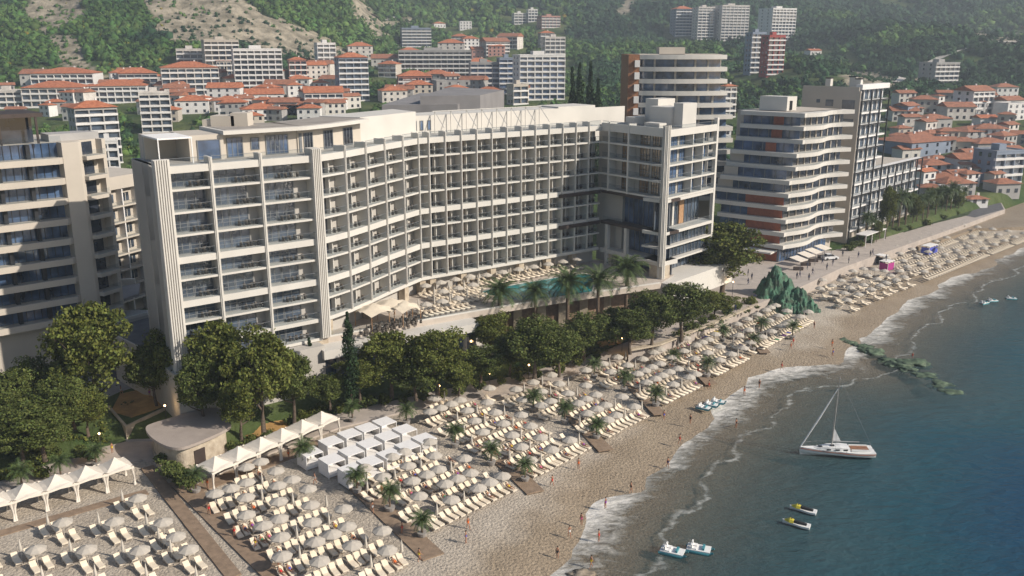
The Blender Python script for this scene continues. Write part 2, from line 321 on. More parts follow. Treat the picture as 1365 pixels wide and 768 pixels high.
# foam
mp = N.new('ShaderNodeMapping'); mp.inputs['Rotation'].default_value[2] = R(-50); mp.inputs['Scale'].default_value = (.75,1.5,1); L.new(g.outputs['Position'], mp.inputs['Vector'])
f1 = N.new('ShaderNodeTexNoise'); f1.inputs['Scale'].default_value = .55; f1.inputs['Detail'].default_value = 9; f1.inputs['Roughness'].default_value = .62; f1.inputs['Distortion'].default_value = 1.2; L.new(mp.outputs[0], f1.inputs['Vector'])
n2 = N.new('ShaderNodeTexNoise'); n2.inputs['Scale'].default_value = .10; n2.inputs['Detail'].default_value = 3; L.new(g.outputs['Position'], n2.inputs['Vector'])
wv = N.new('ShaderNodeMath'); wv.operation = 'MULTIPLY_ADD'; wv.inputs[1].default_value = 11; wv.inputs[2].default_value = -5.5; L.new(n2.outputs['Fac'], wv.inputs[0])
ds_ = N.new('ShaderNodeMath'); ds_.operation = 'ADD'; L.new(sh.outputs['Fac'], ds_.inputs[0]); L.new(wv.outputs[0], ds_.inputs[1])   # shore is negative at sea
fr = N.new('ShaderNodeValToRGB'); mrs = N.new('ShaderNodeMapRange'); mrs.inputs['From Min'].default_value = -60; mrs.inputs['From Max'].default_value = 6; L.new(ds_.outputs[0], mrs.inputs['Value']); L.new(mrs.outputs[0], fr.inputs[0])
E = fr.color_ramp.elements; E[0].position = 0; E[0].color = (0,)*3+(1,); E[1].position = 1; E[1].color = (.85,)*3+(1,)
for p_, v_ in ((.45,.05),(.72,.05),(.775,.10),(.788,.44),(.80,.12),(.84,.16),(.885,.50),(.94,.80)): q = E.new(p_); q.color = (v_,)*3+(1,)
fs = N.new('ShaderNodeMath'); fs.operation = 'ADD'; L.new(f1.outputs['Fac'], fs.inputs[0]); L.new(fr.outputs[0], fs.inputs[1])
fmr = N.new('ShaderNodeMapRange'); fmr.inputs['From Min'].default_value = .74; fmr.inputs['From Max'].default_value = 1.35; fmr.inputs['To Max'].default_value = .92; L.new(fs.outputs[0], fmr.inputs['Value'])
fx = N.new('ShaderNodeMix'); fx.data_type = 'RGBA'; fx.inputs[7].default_value = (.74,.71,.66,1); L.new(fmr.outputs[0], fx.inputs[0]); L.new(cr.outputs[0], fx.inputs[6]); L.new(fx.outputs[2], b.inputs['Base Color'])
frr = N.new('ShaderNodeMapRange'); frr.inputs['To Min'].default_value = .16; frr.inputs['To Max'].default_value = .9; L.new(fmr.outputs[0], frr.inputs['Value']); L.new(frr.outputs[0], b.inputs['Roughness'])
# alpha near the shore
ar = N.new('ShaderNodeMapRange'); ar.inputs['From Min'].default_value = -26; ar.inputs['From Max'].default_value = -1; ar.inputs['To Min'].default_value = 1; ar.inputs['To Max'].default_value = .35; L.new(sh.outputs['Fac'], ar.inputs['Value'])
am = N.new('ShaderNodeMath'); am.operation = 'ADD'; am.use_clamp = True; L.new(ar.outputs[0], am.inputs[0]); L.new(fmr.outputs[0], am.inputs[1]); L.new(am.outputs[0], b.inputs['Alpha'])
w1 = N.new('ShaderNodeTexNoise'); w1.inputs['Scale'].default_value = .45; w1.inputs['Detail'].default_value = 7; w1.inputs['Roughness'].default_value = .6; L.new(mp.outputs[0], w1.inputs['Vector'])
bp = N.new('ShaderNodeBump'); bp.inputs['Strength'].default_value = .8; bp.inputs['Distance'].default_value = .8; L.new(w1.outputs['Fac'], bp.inputs['Height']); L.new(bp.outputs[0], b.inputs['Normal'])
xs = np.concatenate([np.arange(-60, 260, 2.5), np.arange(260, 1500, 60)]); ys = np.concatenate([np.arange(-90, 20, 10), np.arange(20, 360, 2.5), np.arange(360, 1500, 60)])
X, Y = np.meshgrid(xs, ys, indexing='ij'); sw = sdist(X, Y, WL)
okm = (sw < 12).ravel(); F = grid_faces(*X.shape); F = F[okm[F].any(1)]
o = npmesh('sea', np.stack([X,Y,X*0],-1).reshape(-1,3), F, m, attrs={'shore': sw.ravel()}, smooth=True); tag(o, kind='structure')
# ---------------- flat sheets ----------------
def sheet(name, pts, z, mt, world=False, thick=0.0, kind='structure'):
    pl = [tuple(p) if world else tuple(P(p[0], p[1], z)[:2]) for p in pts]
    bm = bmesh.new(); a = sum(pl[i][0]*pl[(i+1)%len(pl)][1]-pl[(i+1)%len(pl)][0]*pl[i][1] for i in range(len(pl)))
    if a < 0: pl = pl[::-1]
    top = bm.faces.new([bm.verts.new((x,y,z)) for x,y in pl])
    if thick:
        r = bmesh.ops.extrude_face_region(bm, geom=[top]); vs = [e for e in r['geom'] if isinstance(e, bmesh.types.BMVert)]
        for v in vs: v.co.z -= thick
        # extruded copy is the bottom; keep orientation right
        bmesh.ops.recalc_face_normals(bm, faces=bm.faces)
    bmesh.ops.triangulate(bm, faces=bm.faces[:], ngon_method='EAR_CLIP')
    me = bpy.data.meshes.new(name); bm.to_mesh(me); bm.free(); me.materials.append(mt)
    o = bpy.data.objects.new(name, me); COL.objects.link(o); return tag(o, kind=kind)
# promenade strip between the garden and the beach
sheet('promenade', [(-160,715),(0,672),(120,634),(190,612),(262,640),(452,570),(560,543),(700,521),(790,492),(850,474),(838,455),(800,468),(700,496),(560,524),(440,552),(320,588),(255,610),(205,585),(170,588),(100,605),(0,640),(-160,680)], 1.25, M['paver'], thick=.6)
sheet('lower_garden_path', [(170,588),(205,587),(240,560),(320,520),(290,500),(262,520),(205,545),(170,556),(150,545),(120,556)], 1.35, M['pathgrey'], thick=.5)
# raised seaside plaza and far promenade
PLZ = [(838,466),(880,458),(945,432),(1010,405),(1062,385),(1122,357),(1292,297),(1340,279),(1330,262),(1290,270),(1200,290),(1120,322),(1060,338),(1000,338),(945,352),(925,385),(880,402),(845,440)]
sheet('seaside_plaza', PLZ, 3.3, M['paver'], thick=3.2)
sheet('far_beach_terrace', [(1345,277),(1292,297),(1215,323),(1225,330),(1300,305),(1420,300),(1500,270),(1420,250)], 1.9, M['sand'], thick=2.5)
sheet('town_paving', [(846,440),(880,402),(925,385),(945,352),(1000,338),(1060,338),(1120,322),(1200,290),(1290,270),(1330,262),(1325,250),(1240,246),(1130,262),(1010,290),(950,300),(900,330),(860,370)], 3.26, M['terrace'])
sheet('car_park', [(1262,283),(1300,290),(1338,279),(1330,262),(1290,262),(1255,270)], 3.33, M['asphalt'])
# board walks on the sand
def strip(name, a, b, wd, z=1.16, mt=None):
    A = P(*a, z); B = P(*b, z); d = (B-A).normalized(); n = Vector((-d.y, d.x, 0))*wd/2
    sheet(name, [tuple((A+n)[:2]), tuple((B+n)[:2]), tuple((B-n)[:2]), tuple((A-n)[:2])], z, mt or M['deckwood'], world=True, thick=.14)
strip('boardwalk', (196,622), (312,768), 1.6); strip('boardwalk', (238,640), (378,775), 2.6); strip('boardwalk', (440,612), (578,742), 2.6); strip('boardwalk', (622,568), (714,656), 2.4)
strip('boardwalk', (-40,722), (196,655), 1.4, 1.12); strip('boardwalk', (735,528), (808,600), 2.2); strip('boardwalk', (825,497), (880,552), 2.0); strip('boardwalk', (905,468), (948,512), 2.0); strip('boardwalk', (990,435), (1020,470), 2.0)
strip('boardwalk', (250,655), (430,590), 2.6, 1.13)
# lawns
for pl in ([(1125,324),(1180,306),(1222,297),(1205,287),(1150,305),(1112,318)],[(1205,310),(1245,298),(1228,290),(1195,300)],[(1228,302),(1290,287),(1300,277),(1262,281),(1225,292)]): sheet('lawn', pl, 3.36, M['grass'])
sheet('lawn', [(-160,680),(0,639),(100,604),(165,586),(118,552),(40,560),(-60,575),(-180,600)], 1.5, M['grass'], thick=.5)
sheet('lawn', [(330,583),(440,551),(560,523),(700,495),(800,467),(838,452),(820,430),(700,452),(600,475),(480,500),(400,530),(340,560)], 1.6, M['grass'], thick=.6)
sheet('play_area', [(148,548),(175,556),(235,535),(285,515),(262,498),(205,515),(160,525)], 3.1, M['ochre'], thick=1.5)
sheet('play_area', [(318,580),(345,582),(385,570),(378,556),(395,545),(375,540),(345,560),(325,566)], 1.65, M['ochre'], thick=.3)
sheet('play_area', [(800,462),(828,456),(838,446),(812,448),(795,455)], 1.9, M['ochre'], thick=.3)
sheet('garden_path', [(600,478),(640,488),(670,470),(640,455),(600,462)], 3.2, M['pathgrey'], thick=.5)
sheet('garden_path', [(120,540),(160,522),(230,500),(232,480),(180,478),(60,500),(20,530)], 3.05, M['pathgrey'], thick=.3)
sheet('garden_path', [(430,505),(500,490),(520,470),(440,480),(400,500)], 3.1, M['pathgrey'], thick=.3)
sheet('street', [(120,500),(235,520),(240,470),(200,400),(165,360),(100,380)], 3.2, M['asphalt'], thick=.3)
# ---------------- facade frame ----------------
class Fr:
    """a wall line from A to B in plan, n points out of the wall (to the right of A->B)"""
    def __init__(s, A, B):
        s.A = Vector((A[0],A[1])); d = Vector((B[0],B[1]))-s.A; s.L = d.length; s.u = d/s.L; s.n = Vector((s.u.y,-s.u.x))
    def p(s, u, n): q = s.A+s.u*u+s.n*n; return (q.x, q.y)
    def box(s, mb, u0, u1, n0, n1, z0, z1, m=0): mb.prism([s.p(u0,n0),s.p(u1,n0),s.p(u1,n1),s.p(u0,n1)], z0, z1, m)
def offset_poly(pts, dist):
    """open polyline offset towards its right side"""
    res = []; P2 = [Vector((p[0],p[1])) for p in pts]
    for i in range(len(P2)):
        ns = []
        if i > 0: d = (P2[i]-P2[i-1]).normalized(); ns.append(Vector((d.y,-d.x)))
        if i < len(P2)-1: d = (P2[i+1]-P2[i]).normalized(); ns.append(Vector((d.y,-d.x)))
        n = sum(ns, Vector((0,0))).normalized(); k = dist/max(.3, n.dot(ns[0])); res.append(tuple(P2[i]+n*k))
    return res
def ribbon(mb, pts, n0, n1, z0, z1, m=0):
    a = offset_poly(pts, n0); b = offset_poly(pts, n1)
    for i in range(len(pts)-1): mb.prism([a[i],a[i+1],b[i+1],b[i]], z0, z1, m)
class Parts:
    """first 100 pieces become parts of their own, the rest one part"""
    def __init__(s, root, name, mats, lim=100): s.r=root; s.n=name; s.m=mats; s.k=0; s.rest=None; s.lim=lim
    def new(s):
        s.k += 1
        if s.k <= s.lim: s.cur = MB(); s.own = True
        else:
            if s.rest is None: s.rest = MB()
            s.cur = s.rest; s.own = False
        return s.cur
    def done(s):
        if s.own: s.cur.build(s.n, s.m, s.r)
    def finish(s):
        if s.rest is not None: tag(s.rest.build(s.n, s.m, s.r), kind='stuff')
def window(pt, fr, u0, u1, n, z0, z1, mull=(), gl=0, fr_m=1, trans=None):
    mb = pt.new(); fr.box(mb, u0, u1, n, n+.05, z0, z1, 0); t = .07
    if pt.own: g_ = mb.build(pt.n, [pt.m[gl]], pt.r); mb = MB()
    for a, b_ in ((u0-t,u0+t),(u1-t,u1+t)): fr.box(mb, a, b_, n+.003, n+.12, z0, z1, fr_m)
    fr.box(mb, u0+t, u1-t, n+.003, n+.12, z1-.1, z1, fr_m); fr.box(mb, u0+t, u1-t, n+.003, n+.12, z0, z0+.1, fr_m)
    for q in mull: fr.box(mb, u0+(u1-u0)*q-.05, u0+(u1-u0)*q+.05, n+.055, n+.11, z0+.1, z1-.1, fr_m)
    if trans: fr.box(mb, u0+t, u1-t, n+.06, n+.1, z0+trans-.04, z0+trans+.04, fr_m)
    if pt.own: mb.build('frame', pt.m, g_)
# ================= HOTEL =================
ZB, FH, NF = 14.0, 3.15, 8; ZT = ZB+FH*NF    # 39.2
A0 = Vector((-47.3,119.8)); A1 = Vector((-29.6,133.4))
KB = [(-28.6,134.3)]+[tuple(P(x,y,13.7)[:2]) for x,y in ((469,413.5),(495,402),(519,390.5),(542,380.7),(562,372.2),(575.4,369.6))]
B_end = Vector((18.2,184.4)); C0 = B_end; C1 = Vector((29.2,170.2)); C2 = Vector((42.0,184.4))
poly = [tuple(A0),tuple(A1)]+KB+[tuple(B_end)]
hotel = thing('hotel', 'long curved cream hotel with rows of deep balconies above the pool terrace', 'hotel', (0,160,3))
frA = Fr(A0,A1); frC = Fr(C0,C1); frD = Fr(C1,C2); frB2 = Fr(KB[-1],B_end)
back = [tuple(p) for p in offset_poly(poly,-12.5)]
D_ = 1.9
w = MB()
inner = offset_poly(poly,-D_)
for i in range(len(poly)-1): w.prism([inner[i],inner[i+1],back[i+1],back[i]], 10.6, ZT, 0)
# lower storeys of the front wing stand down to the garden
g0 = frA
w.prism([g0.p(-1,2.2),g0.p(21.5,2.2),g0.p(21.5,-12.4),g0.p(-1,-12.4)], 3, 10.3, 0)
# end block core
cc = (C0+C2)/2
oc = offset_poly([tuple(C0),tuple(C1),tuple(C2)],-D_)[1]; oc5 = offset_poly([tuple(C0),tuple(C1),tuple(C2)],-5.2)[1]
w.prism([frC.p(0.2,-D_),oc,frD.p(frD.L-.3,-D_),tuple(Vector(frD.p(frD.L-.3,-D_))-frD.n*9),tuple(C0-frC.n*9)], 26, ZT, 0)
w.prism([frC.p(3,-5.2),oc5,frD.p(frD.L-3,-5.2),tuple(Vector(frD.p(frD.L-3,-5.2))-frD.n*9),tuple(C0-frC.n*9)], 10.6, 26, 0)
w.prism([frC.p(-3,-2.2),frC.p(4.5,-2.2),frC.p(4.5,-14),frC.p(-3,-14)], 10.6, ZT-.01, 0)
w.build('wall', [M['plaster']], hotel)
# floor slabs
for k in range(0, NF+1):
    z = ZB+FH*k; th = .30
    if k in (2,4): th = .95
    if k == 0: th = .6
    if k == NF: th = 1.0
    s = MB(); ribbon(s, poly, .02, -D_-.2, z-th, z, 0)
    if k >= 4:
        s.prism([frC.p(0,.02),frC.p(frC.L,.02),frD.p(frD.L,.02),frD.p(frD.L,-D_-.2),frC.p(frC.L-D_-.2,-D_-.2),frC.p(0,-D_-.2)], z-(1.0 if k == NF else .35), z, 0)
    s.build('floor_slab', [M['plaster_light']], hotel)
# front wing: one more storey beneath
zl = ZB-FH
s = MB(); frA.box(s, 0, frA.L, -D_, .02, zl-.45, zl, 0); s.build('floor_slab', [M['plaster_light']], hotel)
# lower slabs of the end block
for z, nm in ((ZB,'floor_slab'),(16.8,'floor_slab'),(19.8,'terrace_slab'),(26.2,'floor_slab')):
    s = MB(); frD.box(s, .2, frD.L, -5, .02, z-(.6 if z in (19.8,26.2) else .35), z, 0)
    if z != 16.8: frC.box(s, .4, frC.L-.4, -5, .02, z-(.6 if z != ZB else .9), z, 1 if z != ZB else 0)
    s.build(nm, [M['plaster_light'], M['darkbrown']], hotel)
# dark ledge continuing along the last bays of the curved wing
for z in (26.2,19.8):
    s = MB(); frB2.box(s, frB2.L-11, frB2.L-.2, .02, .5, z-.75, z-.05, 0); s.build('dark_ledge', [M['darkbrown']], hotel)
def fluted(fr, u0, u1, n0, n1, z0, z1, name='fluted_pier', k=6):
    mb = MB(); fr.box(mb, u0, u1, n0, n1, z0, z1, 0); wd = (u1-u0)/(2*k+1)
    for i in range(k): fr.box(mb, u0+wd*(2*i+.6), u0+wd*(2*i+1.7), n1+.002, n1+.22, z0+.02, z1-.03, 0)
    mb.build(name, [M['plaster_light']], hotel)
fluted(frA, -.6, 1.5, -.6, .35, 10.3, ZT+1.0); fluted(frA, frA.L-.3, frA.L+1.3, -D_, .4, zl, ZT+1.0, k=5)
# side gable of the front wing
gs = Fr(A0-frA.n*11.6, A0)    # runs from back to front, outward = left
mb = MB(); gs.box(mb, 0, gs.L, -.6, 0, 3, ZT, 0)
for i in range(9): gs.box(mb, .3+i*.5, .55+i*.5, 0, .2, 3, ZT-.02, 0)
for i in range(7): gs.box(mb, 7.6+i*.5, 7.85+i*.5, 0, .2, 3, ZT-.02, 0)
mb.build('gable_wall', [M['plaster']], hotel)
bayA = [0,7.1,14.3,frA.L]
for u in bayA[1:3]:
    mb = MB(); frA.box(mb, u-.22, u+.22, -D_, .18, zl, ZT+.9, 0); frA.box(mb, u-.07, u+.07, .18, .3, zl, ZT+.9, 0); mb.build('balcony_fin', [M['plaster_light']], hotel)
bays = []
for i in range(len(KB)-2):
    bays.append((Fr(KB[i],KB[i+1]), 0, (Vector(KB[i+1])-Vector(KB[i])).length))
bays.append((Fr(KB[-2],KB[-1]), 0, (Vector(KB[-1])-Vector(KB[-2])).length))
nb = 12; bw = frB2.L/nb
for i in range(nb): bays.append((frB2, i*bw, (i+1)*bw))
for fr, u0, u1 in bays[1:]:
    mb = MB(); fr.box(mb, u0-.15, u0+.15, -D_, .2, ZB, ZT+.9, 0); fr.box(mb, u0-.06, u0+.06, .18, .32, ZB+.01, ZT+.89, 0); mb.build('balcony_fin', [M['plaster_light']], hotel)
wp = Parts(hotel, 'window', [M['glass'], M['greymetal'], M['plaster_light']])
for k in range(NF-1,-2,-1):
    z = ZB+FH*k
    for j in range(3):
        u0 = bayA[j]+(1.7 if j == 0 else .6)
        window(wp, frA, u0, u0+4.9, -D_, z+.02, z+2.62, (.22,.42,.46,.72), 0, 1, 1.15)
dp = Parts(hotel, 'balcony_door', [M['glass_dark'], M['dark'], M['door_wood'], M['plaster_light']])
for k in range(NF-1,-1,-1):
    z = ZB+FH*k
    for j, (fr, u0, u1) in enumerate(bays):
        wd = u1-u0; mb = dp.new()
        if wd < 2.9:
            fr.box(mb, u0+.25, u0+.25+wd*.25, -D_, -D_+.05, z+.01, z+2.5, 0); dp.done(); continue
        a = u0+.28; b_ = a+wd*.2; c = b_+wd*.24
        fr.box(mb, a, b_, -D_, -D_+.06, z+.01, z+2.55, 0); fr.box(mb, b_, c, -D_, -D_+.07, z+.01, z+2.55, 2 if j > 6 else 0)
        fr.box(mb, c, c+.13, -D_, -D_+.9, z+.01, z+2.72, 3)
        if dp.own: dr_ = mb.build(dp.n, dp.m, hotel); mb = MB()
        fr.box(mb, b_-.04, b_+.04, -D_+.075, -D_+.12, z+.01, z+2.55, 1); fr.box(mb, a, c, -D_+.002, -D_+.1, z+2.55, z+2.62, 1)
        if dp.own: mb.build('frame', dp.m, dr_)
dp.finish()
# end block rooms
bc = [0,2.3,7.8,frC.L-1.0]
for u in bc[1:3]:
    mb = MB(); frC.box(mb, u-.2, u+.2, -D_, .1, 26.2, ZT+.9, 0); mb.build('balcony_fin', [M['plaster_light']], hotel); mb = MB(); frC.box(mb, u-.35, u+.35, -.7, .1, 10.6, 19.2, 0); mb.build('lounge_pier', [M['plaster_light']], hotel)
ww = Parts(hotel, 'room_window', [M['glass_warm'], M['greymetal'], M['curtain'], M['glass_blue'], M['plaster_light']])
for k in range(4, NF):
    z = ZB+FH*k
    for a, b_ in ((.4,2.0),(4.4,7.0),(9.3,11.9),(12.6,14.6)):
        mb = ww.new(); frC.box(mb, a, b_, -D_, -D_+.05, z+.05, z+2.6, 0)
        for q in (.0,.33,.66,1.0): frC.box(mb, a+(b_-a)*q-.05, a+(b_-a)*q+.05, -D_+.055, -D_+.13, z+.05, z+2.6, 1)
        frC.box(mb, a, b_, -D_+.14, -D_+.2, z+1.2, z+1.28, 1); ww.done()
    for a, b_ in ((1.2,2.9),(4.0,6.6),(7.5,9.4),(10.4,13.2),(14.6,17.4)):
        mb = ww.new(); frD.box(mb, a, b_, -D_, -D_+.05, z+.05, z+2.5, 3)
        for q in (.0,.5,1.0): frD.box(mb, a+(b_-a)*q-.04, a+(b_-a)*q+.04, -D_+.055, -D_+.13, z+.05, z+2.5, 1)
        ww.done()
    mb = MB()
    for a in (9.7,13.7): mb = MB(); frD.box(mb, a, a+.25, -D_, -.2, z, z+FH-.36, 0); mb.build('balcony_divider', [M['plaster_light']], hotel)
# double height lounge glazing of the end block
for fr, z0, z1, nset in ((frC,19.8,25.6,-3.0),(frD,19.8,25.6,-3.2),(frC,14.1,19.1,-3.6),(frD,14.1,16.5,-1.2),(frD,16.85,19.2,-1.2),(frD,10.65,13.6,-3.4),(frC,10.65,13.1,-4.4)):
    mb = MB(); e = fr.L; fr.box(mb, 1.5, e-1.2, nset, nset+.08, z0, z1, 0)
    n = int(e/1.5)
    for i in range(n+1): fr.box(mb, 1.5+i*(e-2.7)/n-.05, 1.5+i*(e-2.7)/n+.05, nset+.085, nset+.2, z0, z1, 1)
    if fr is frD and z0 > 19: fr.box(mb, 10.2, 11.9, nset, nset+.35, z0, z1-.01, 2); fr.box(mb, 7.4, 8.0, nset, nset+.5, z0, z1-.01, 3)
    mb.build('lounge_glazing', [M['glass_blue' if fr is frC else 'glass'], M['greymetal'], M['woodlight'], M['plaster_light']], hotel)
for a in (2.6,7.9):
    mb = MB(); frC.box(mb, a, a+1.0, -1.6, -.4, 10.6, 13.1, 0); mb.build('stone_column', [M['stone']], hotel)
mb = MB(); frC.box(mb, frC.L-3.2, frC.L-.2, -2.6, .06, 6, 13.1, 0); mb.build('stone_corner', [M['stone']], hotel)
fluted(frC, frC.L-.9, frC.L, -1, .15, 13.1, ZT+1.2, k=3)
mb = MB(); frD.box(mb, 0, 1.0, -1, .2, 10.6, ZT+1.2, 0); frD.box(mb, .3, .42, .2, .32, 10.6, ZT+1.2, 0); frD.box(mb, .6, .72, .2, .32, 10.6, ZT+1.2, 0); mb.build('corner_pier', [M['plaster_light']], hotel)
mb = MB(); frD.box(mb, frD.L-.7, frD.L, -.7, .05, 6, ZT+1.6, 0); mb.build('corner_post', [M['plaster_light']], hotel)
# podium floor under the right face
mb = MB(); frD.box(mb, -2, frD.L+4, -16, 3.0, 6.2, 10.55, 0); mb.build('base_wall', [M['plaster_light']], hotel)
# ground arcade along the pool
mb = MB(); ribbon(mb, poly[1:], -4.2, -4.4, 10.62, 13.4, 0)
for i, (fr, u0, u1) in enumerate(bays[1:], 1):
    for q in (0,.5): fr.box(mb, u0+(u1-u0)*q-.05, u0+(u1-u0)*q+.05, -4.19, -4.05, 10.62, 13.4, 1)
mb.build('arcade_glazing', [M['glass_dark'], M['dark']], hotel)
for i, (fr, u0, u1) in enumerate(bays):
    if i in (0,2,4,5,6,8,10,12,14,16,18):
        mb = MB(); fr.box(mb, u0-.1, u0+1.15, -1.7, -.35, 10.6, 13.42, 0); mb.build('stone_column', [M['stone']], hotel)
mb = MB(); frA.box(mb, frA.L-3.0, frA.L+1.0, -3, -.1, 6.5, zl-.46, 0); mb.build('stone_corner', [M['stone']], hotel)
mb = MB(); frA.box(mb, .5, frA.L-3.1, -1.8, -1.75, 10.3, zl-.46, 0)
for i in range(12): frA.box(mb, 1+i*1.5, 1.1+i*1.5, -1.745, -1.6, 10.3, zl-.46, 1)
mb.build('arcade_glazing', [M['glass_dark'], M['dark']], hotel)
# railings
for k in range(-1, NF+1):
    z = ZB+FH*k; mb = MB()
    lines = []
    if k == -1: lines = [(frA, .9, frA.L-.4, .02)]
    else:
        lines = [(frA, 1.5, bayA[1]-.25, -.05),(frA, bayA[1]+.25, bayA[2]-.25, -.05),(frA, bayA[2]+.25, frA.L-.3, -.05)]+[(fr, u0+.21, u1-.21, -.05) for fr,u0,u1 in bays]
        if k >= 4: lines += [(frC, .3, bc[1]-.25, -.06),(frC, bc[1]+.25, bc[2]-.25, -.06),(frC, bc[2]+.25, frC.L-1, -.06),(frD, 1.1, frD.L-.75, -.06)]
    for fr, a, b_, n in lines:
        if b_-a < .4: continue
        fr.box(mb, a, b_, n-.03, n, z+.02, z+.98, 0); fr.box(mb, a, b_, n-.05, n+.02, z+.985, z+1.04, 1)
    mb.build('railing', [M['rail'], M['greymetal']], hotel)
mb = MB(); frD.box(mb, 1.1, frD.L-.8, -.1, -.06, 19.82, 20.85, 0); frD.box(mb, 1.1, frD.L-.8, -.12, -.04, 20.855, 20.9, 1); frC.box(mb, 1, frC.L-1, -.1, -.06, 19.82, 20.85, 0); mb.build('railing', [M['rail'], M['greymetal']], hotel)
# penthouse
zp = ZT; zr = ZT+3.5
mb = MB(); inn = offset_poly(poly[:6], -4.4); bk = offset_poly(poly[:6], -12.4)
mb.prism([frA.p(5.6,-3.6),frA.p(10.5,-3.6),frA.p(10.5,-12),frA.p(5.6,-12)], zp, zr+.1, 0)
mb.prism([frA.p(1.2,-9.5),frA.p(5.6,-9.5),frA.p(5.6,-12),frA.p(1.2,-12)], zp, zr, 0)
mb.prism([frA.p(10.5,-4.6),frA.p(frA.L,-4.6),frA.p(frA.L,-12.2),frA.p(10.5,-12.2)], zp, zr, 0)
for i in range(1, 5): mb.prism([inn[i],inn[i+1],bk[i+1],bk[i]], zp, zr, 0)
mb.build('penthouse_wall', [M['plaster_warm']], hotel)
mb = MB(); frA.box(mb, .8, 5.5, -9.0, -1.8, zr-.1, zr+.12, 0); mb.build('terrace_canopy', [M['white_fabric']], hotel)
mb = MB()
for a, n in ((.9,-1.9),(5.4,-1.9)): mb = MB(); frA.box(mb, a-.07, a+.07, n-.07, n+.07, zp, zr-.1, 0); mb.build('terrace_canopy_post', [M['white_paint']], hotel)
mb = MB(); frA.box(mb, .85, .93, -9, -2, zp, zr-.1, 0); mb.build('terrace_glass_screen', [M['rail']], hotel)
mb = MB(); r1 = offset_poly([frA.p(10.2,0)]+[tuple(p) for p in poly[1:6]], -2.6); r2 = offset_poly([frA.p(10.2,0)]+[tuple(p) for p in poly[1:6]], -12.6)
for i in range(len(r1)-1): mb.prism([r1[i],r1[i+1],r2[i+1],r2[i]], zr, zr+.55, 0)
mb.build('penthouse_roof', [M['plaster_light']], hotel)
mb = MB(); r1 = offset_poly([frA.p(10.9,0)]+[tuple(p) for p in poly[1:6]], -3.6); r2 = offset_poly([frA.p(10.9,0)]+[tuple(p) for p in poly[1:6]], -12)
for i in range(len(r1)-1): mb.prism([r1[i],r1[i+1],r2[i+1],r2[i]], zr+.551, zr+.6, 0)
mb.build('roof_gravel', [M['gravelroof']], hotel)
pw = Parts(hotel, 'penthouse_window', [M['glass_blue'], M['greymetal'], M['glass_dark']])
window(pw, frA, 6.7, 9.9, -3.6, zp+.1, zp+2.9); window(pw, frA, 11.3, 13.6, -4.6, zp+.05, zp+2.9, (.33,.66)); window(pw, frA, 14.9, 16.1, -4.6, zp+.9, zp+2.7); window(pw, frA, 17.2, 20.6, -4.6, zp+.05, zp+2.9, (.2,.4,.6,.8))
for i in range(1,5):
    f2 = Fr(inn[i], inn[i+1]); window(pw, f2, .6, f2.L*.55, 0, zp+.05, zp+2.9, (.33,.66), 2)
# white roofscape over the curved wing
fb = frB2
mb = MB(); fb.box(mb, .5, fb.L-6, -13.5, -6.6, zp, zr-.2, 0); fb.box(mb, fb.L-6, fb.L+4, -13.5, -6.6, zp, zr+.1, 0); f5 = Fr(inn[4], inn[5]); mb.prism([inn[5],fb.p(.5,-5.0),fb.p(.5,-13.5),bk[5]], zp, zr+.7, 0); mb.build('penthouse_wall', [M['plaster_light']], hotel)
for a in (1.2,2.6,4.2): window(pw, fb, a-.3, a+.3, -6.6, zp+.6, zp+2.4)
mb = MB()
for i in range(8):
    a = 5+i*3.5; q0 = fb.p(a,-5.8); q1 = fb.p(a,-2.6); mb.tube([(q0[0],q0[1],zr+.5),(q1[0],q1[1],zp+1.2)], .09, 4); q2 = fb.p(a,-5.8); mb.tube([(q2[0],q2[1],zp),(q2[0],q2[1],zr+.5)], .09, 4)
q0 = fb.p(4.5,-5.8); q1 = fb.p(30,-5.8); mb.tube([(q0[0],q0[1],zr+.5),(q1[0],q1[1],zr+.5)], .09, 4)
mb.build('pergola_frame', [M['plaster_light']], hotel)
a0 = fb.p(4.8,-5.7); a1 = fb.p(29.7,-5.7); a2 = fb.p(29.7,-2.9); a3 = fb.p(4.8,-2.9)
#mb = MB(); mb.add([(*a0,zr+.55),(*a1,zr+.55),(*a2,zp+1.45),(*a3,zp+1.45)], [(0,1,2,3)]); mb.add([(*a0,zr+.51),(*a1,zr+.51),(*a2,zp+1.41),(*a3,zp+1.41)], [(3,2,1,0)]); mb.build('pergola_awning', [M['canvas_dull']], hotel)
# parapets and plant
mb = MB(); frC.box(mb, 0, frC.L, -.3, 0, ZT, ZT+.6, 0); frD.box(mb, .1, frD.L, -.3, 0, ZT, ZT+.35, 0); mb.build('parapet', [M['plaster_light']], hotel)
mb = MB(); mb.prism([frC.p(0,-.4),frC.p(frC.L-.5,-.4),frD.p(frD.L-.5,-.5),tuple(Vector(frD.p(frD.L-.4,-D_))-frD.n*9),tuple(C0-frC.n*9)], ZT+.002, ZT+.12, 0); mb.build('roof_gravel', [M['gravelroof']], hotel)
for (x, y, wd, dp_, h) in ((300,156,3.5,3,2.2),(322,150,2.5,3,2.6),(286,158,3,2.5,1.6)):
    c = PY(x, y, 137); mb = MB(); mb.box(c.x-wd/2, c.x+wd/2, c.y-dp_/2, c.y+dp_/2, ZT+3.4, ZT+3.4+h, 0); mb.build('roof_plant_room', [M['plaster_warm']], hotel)
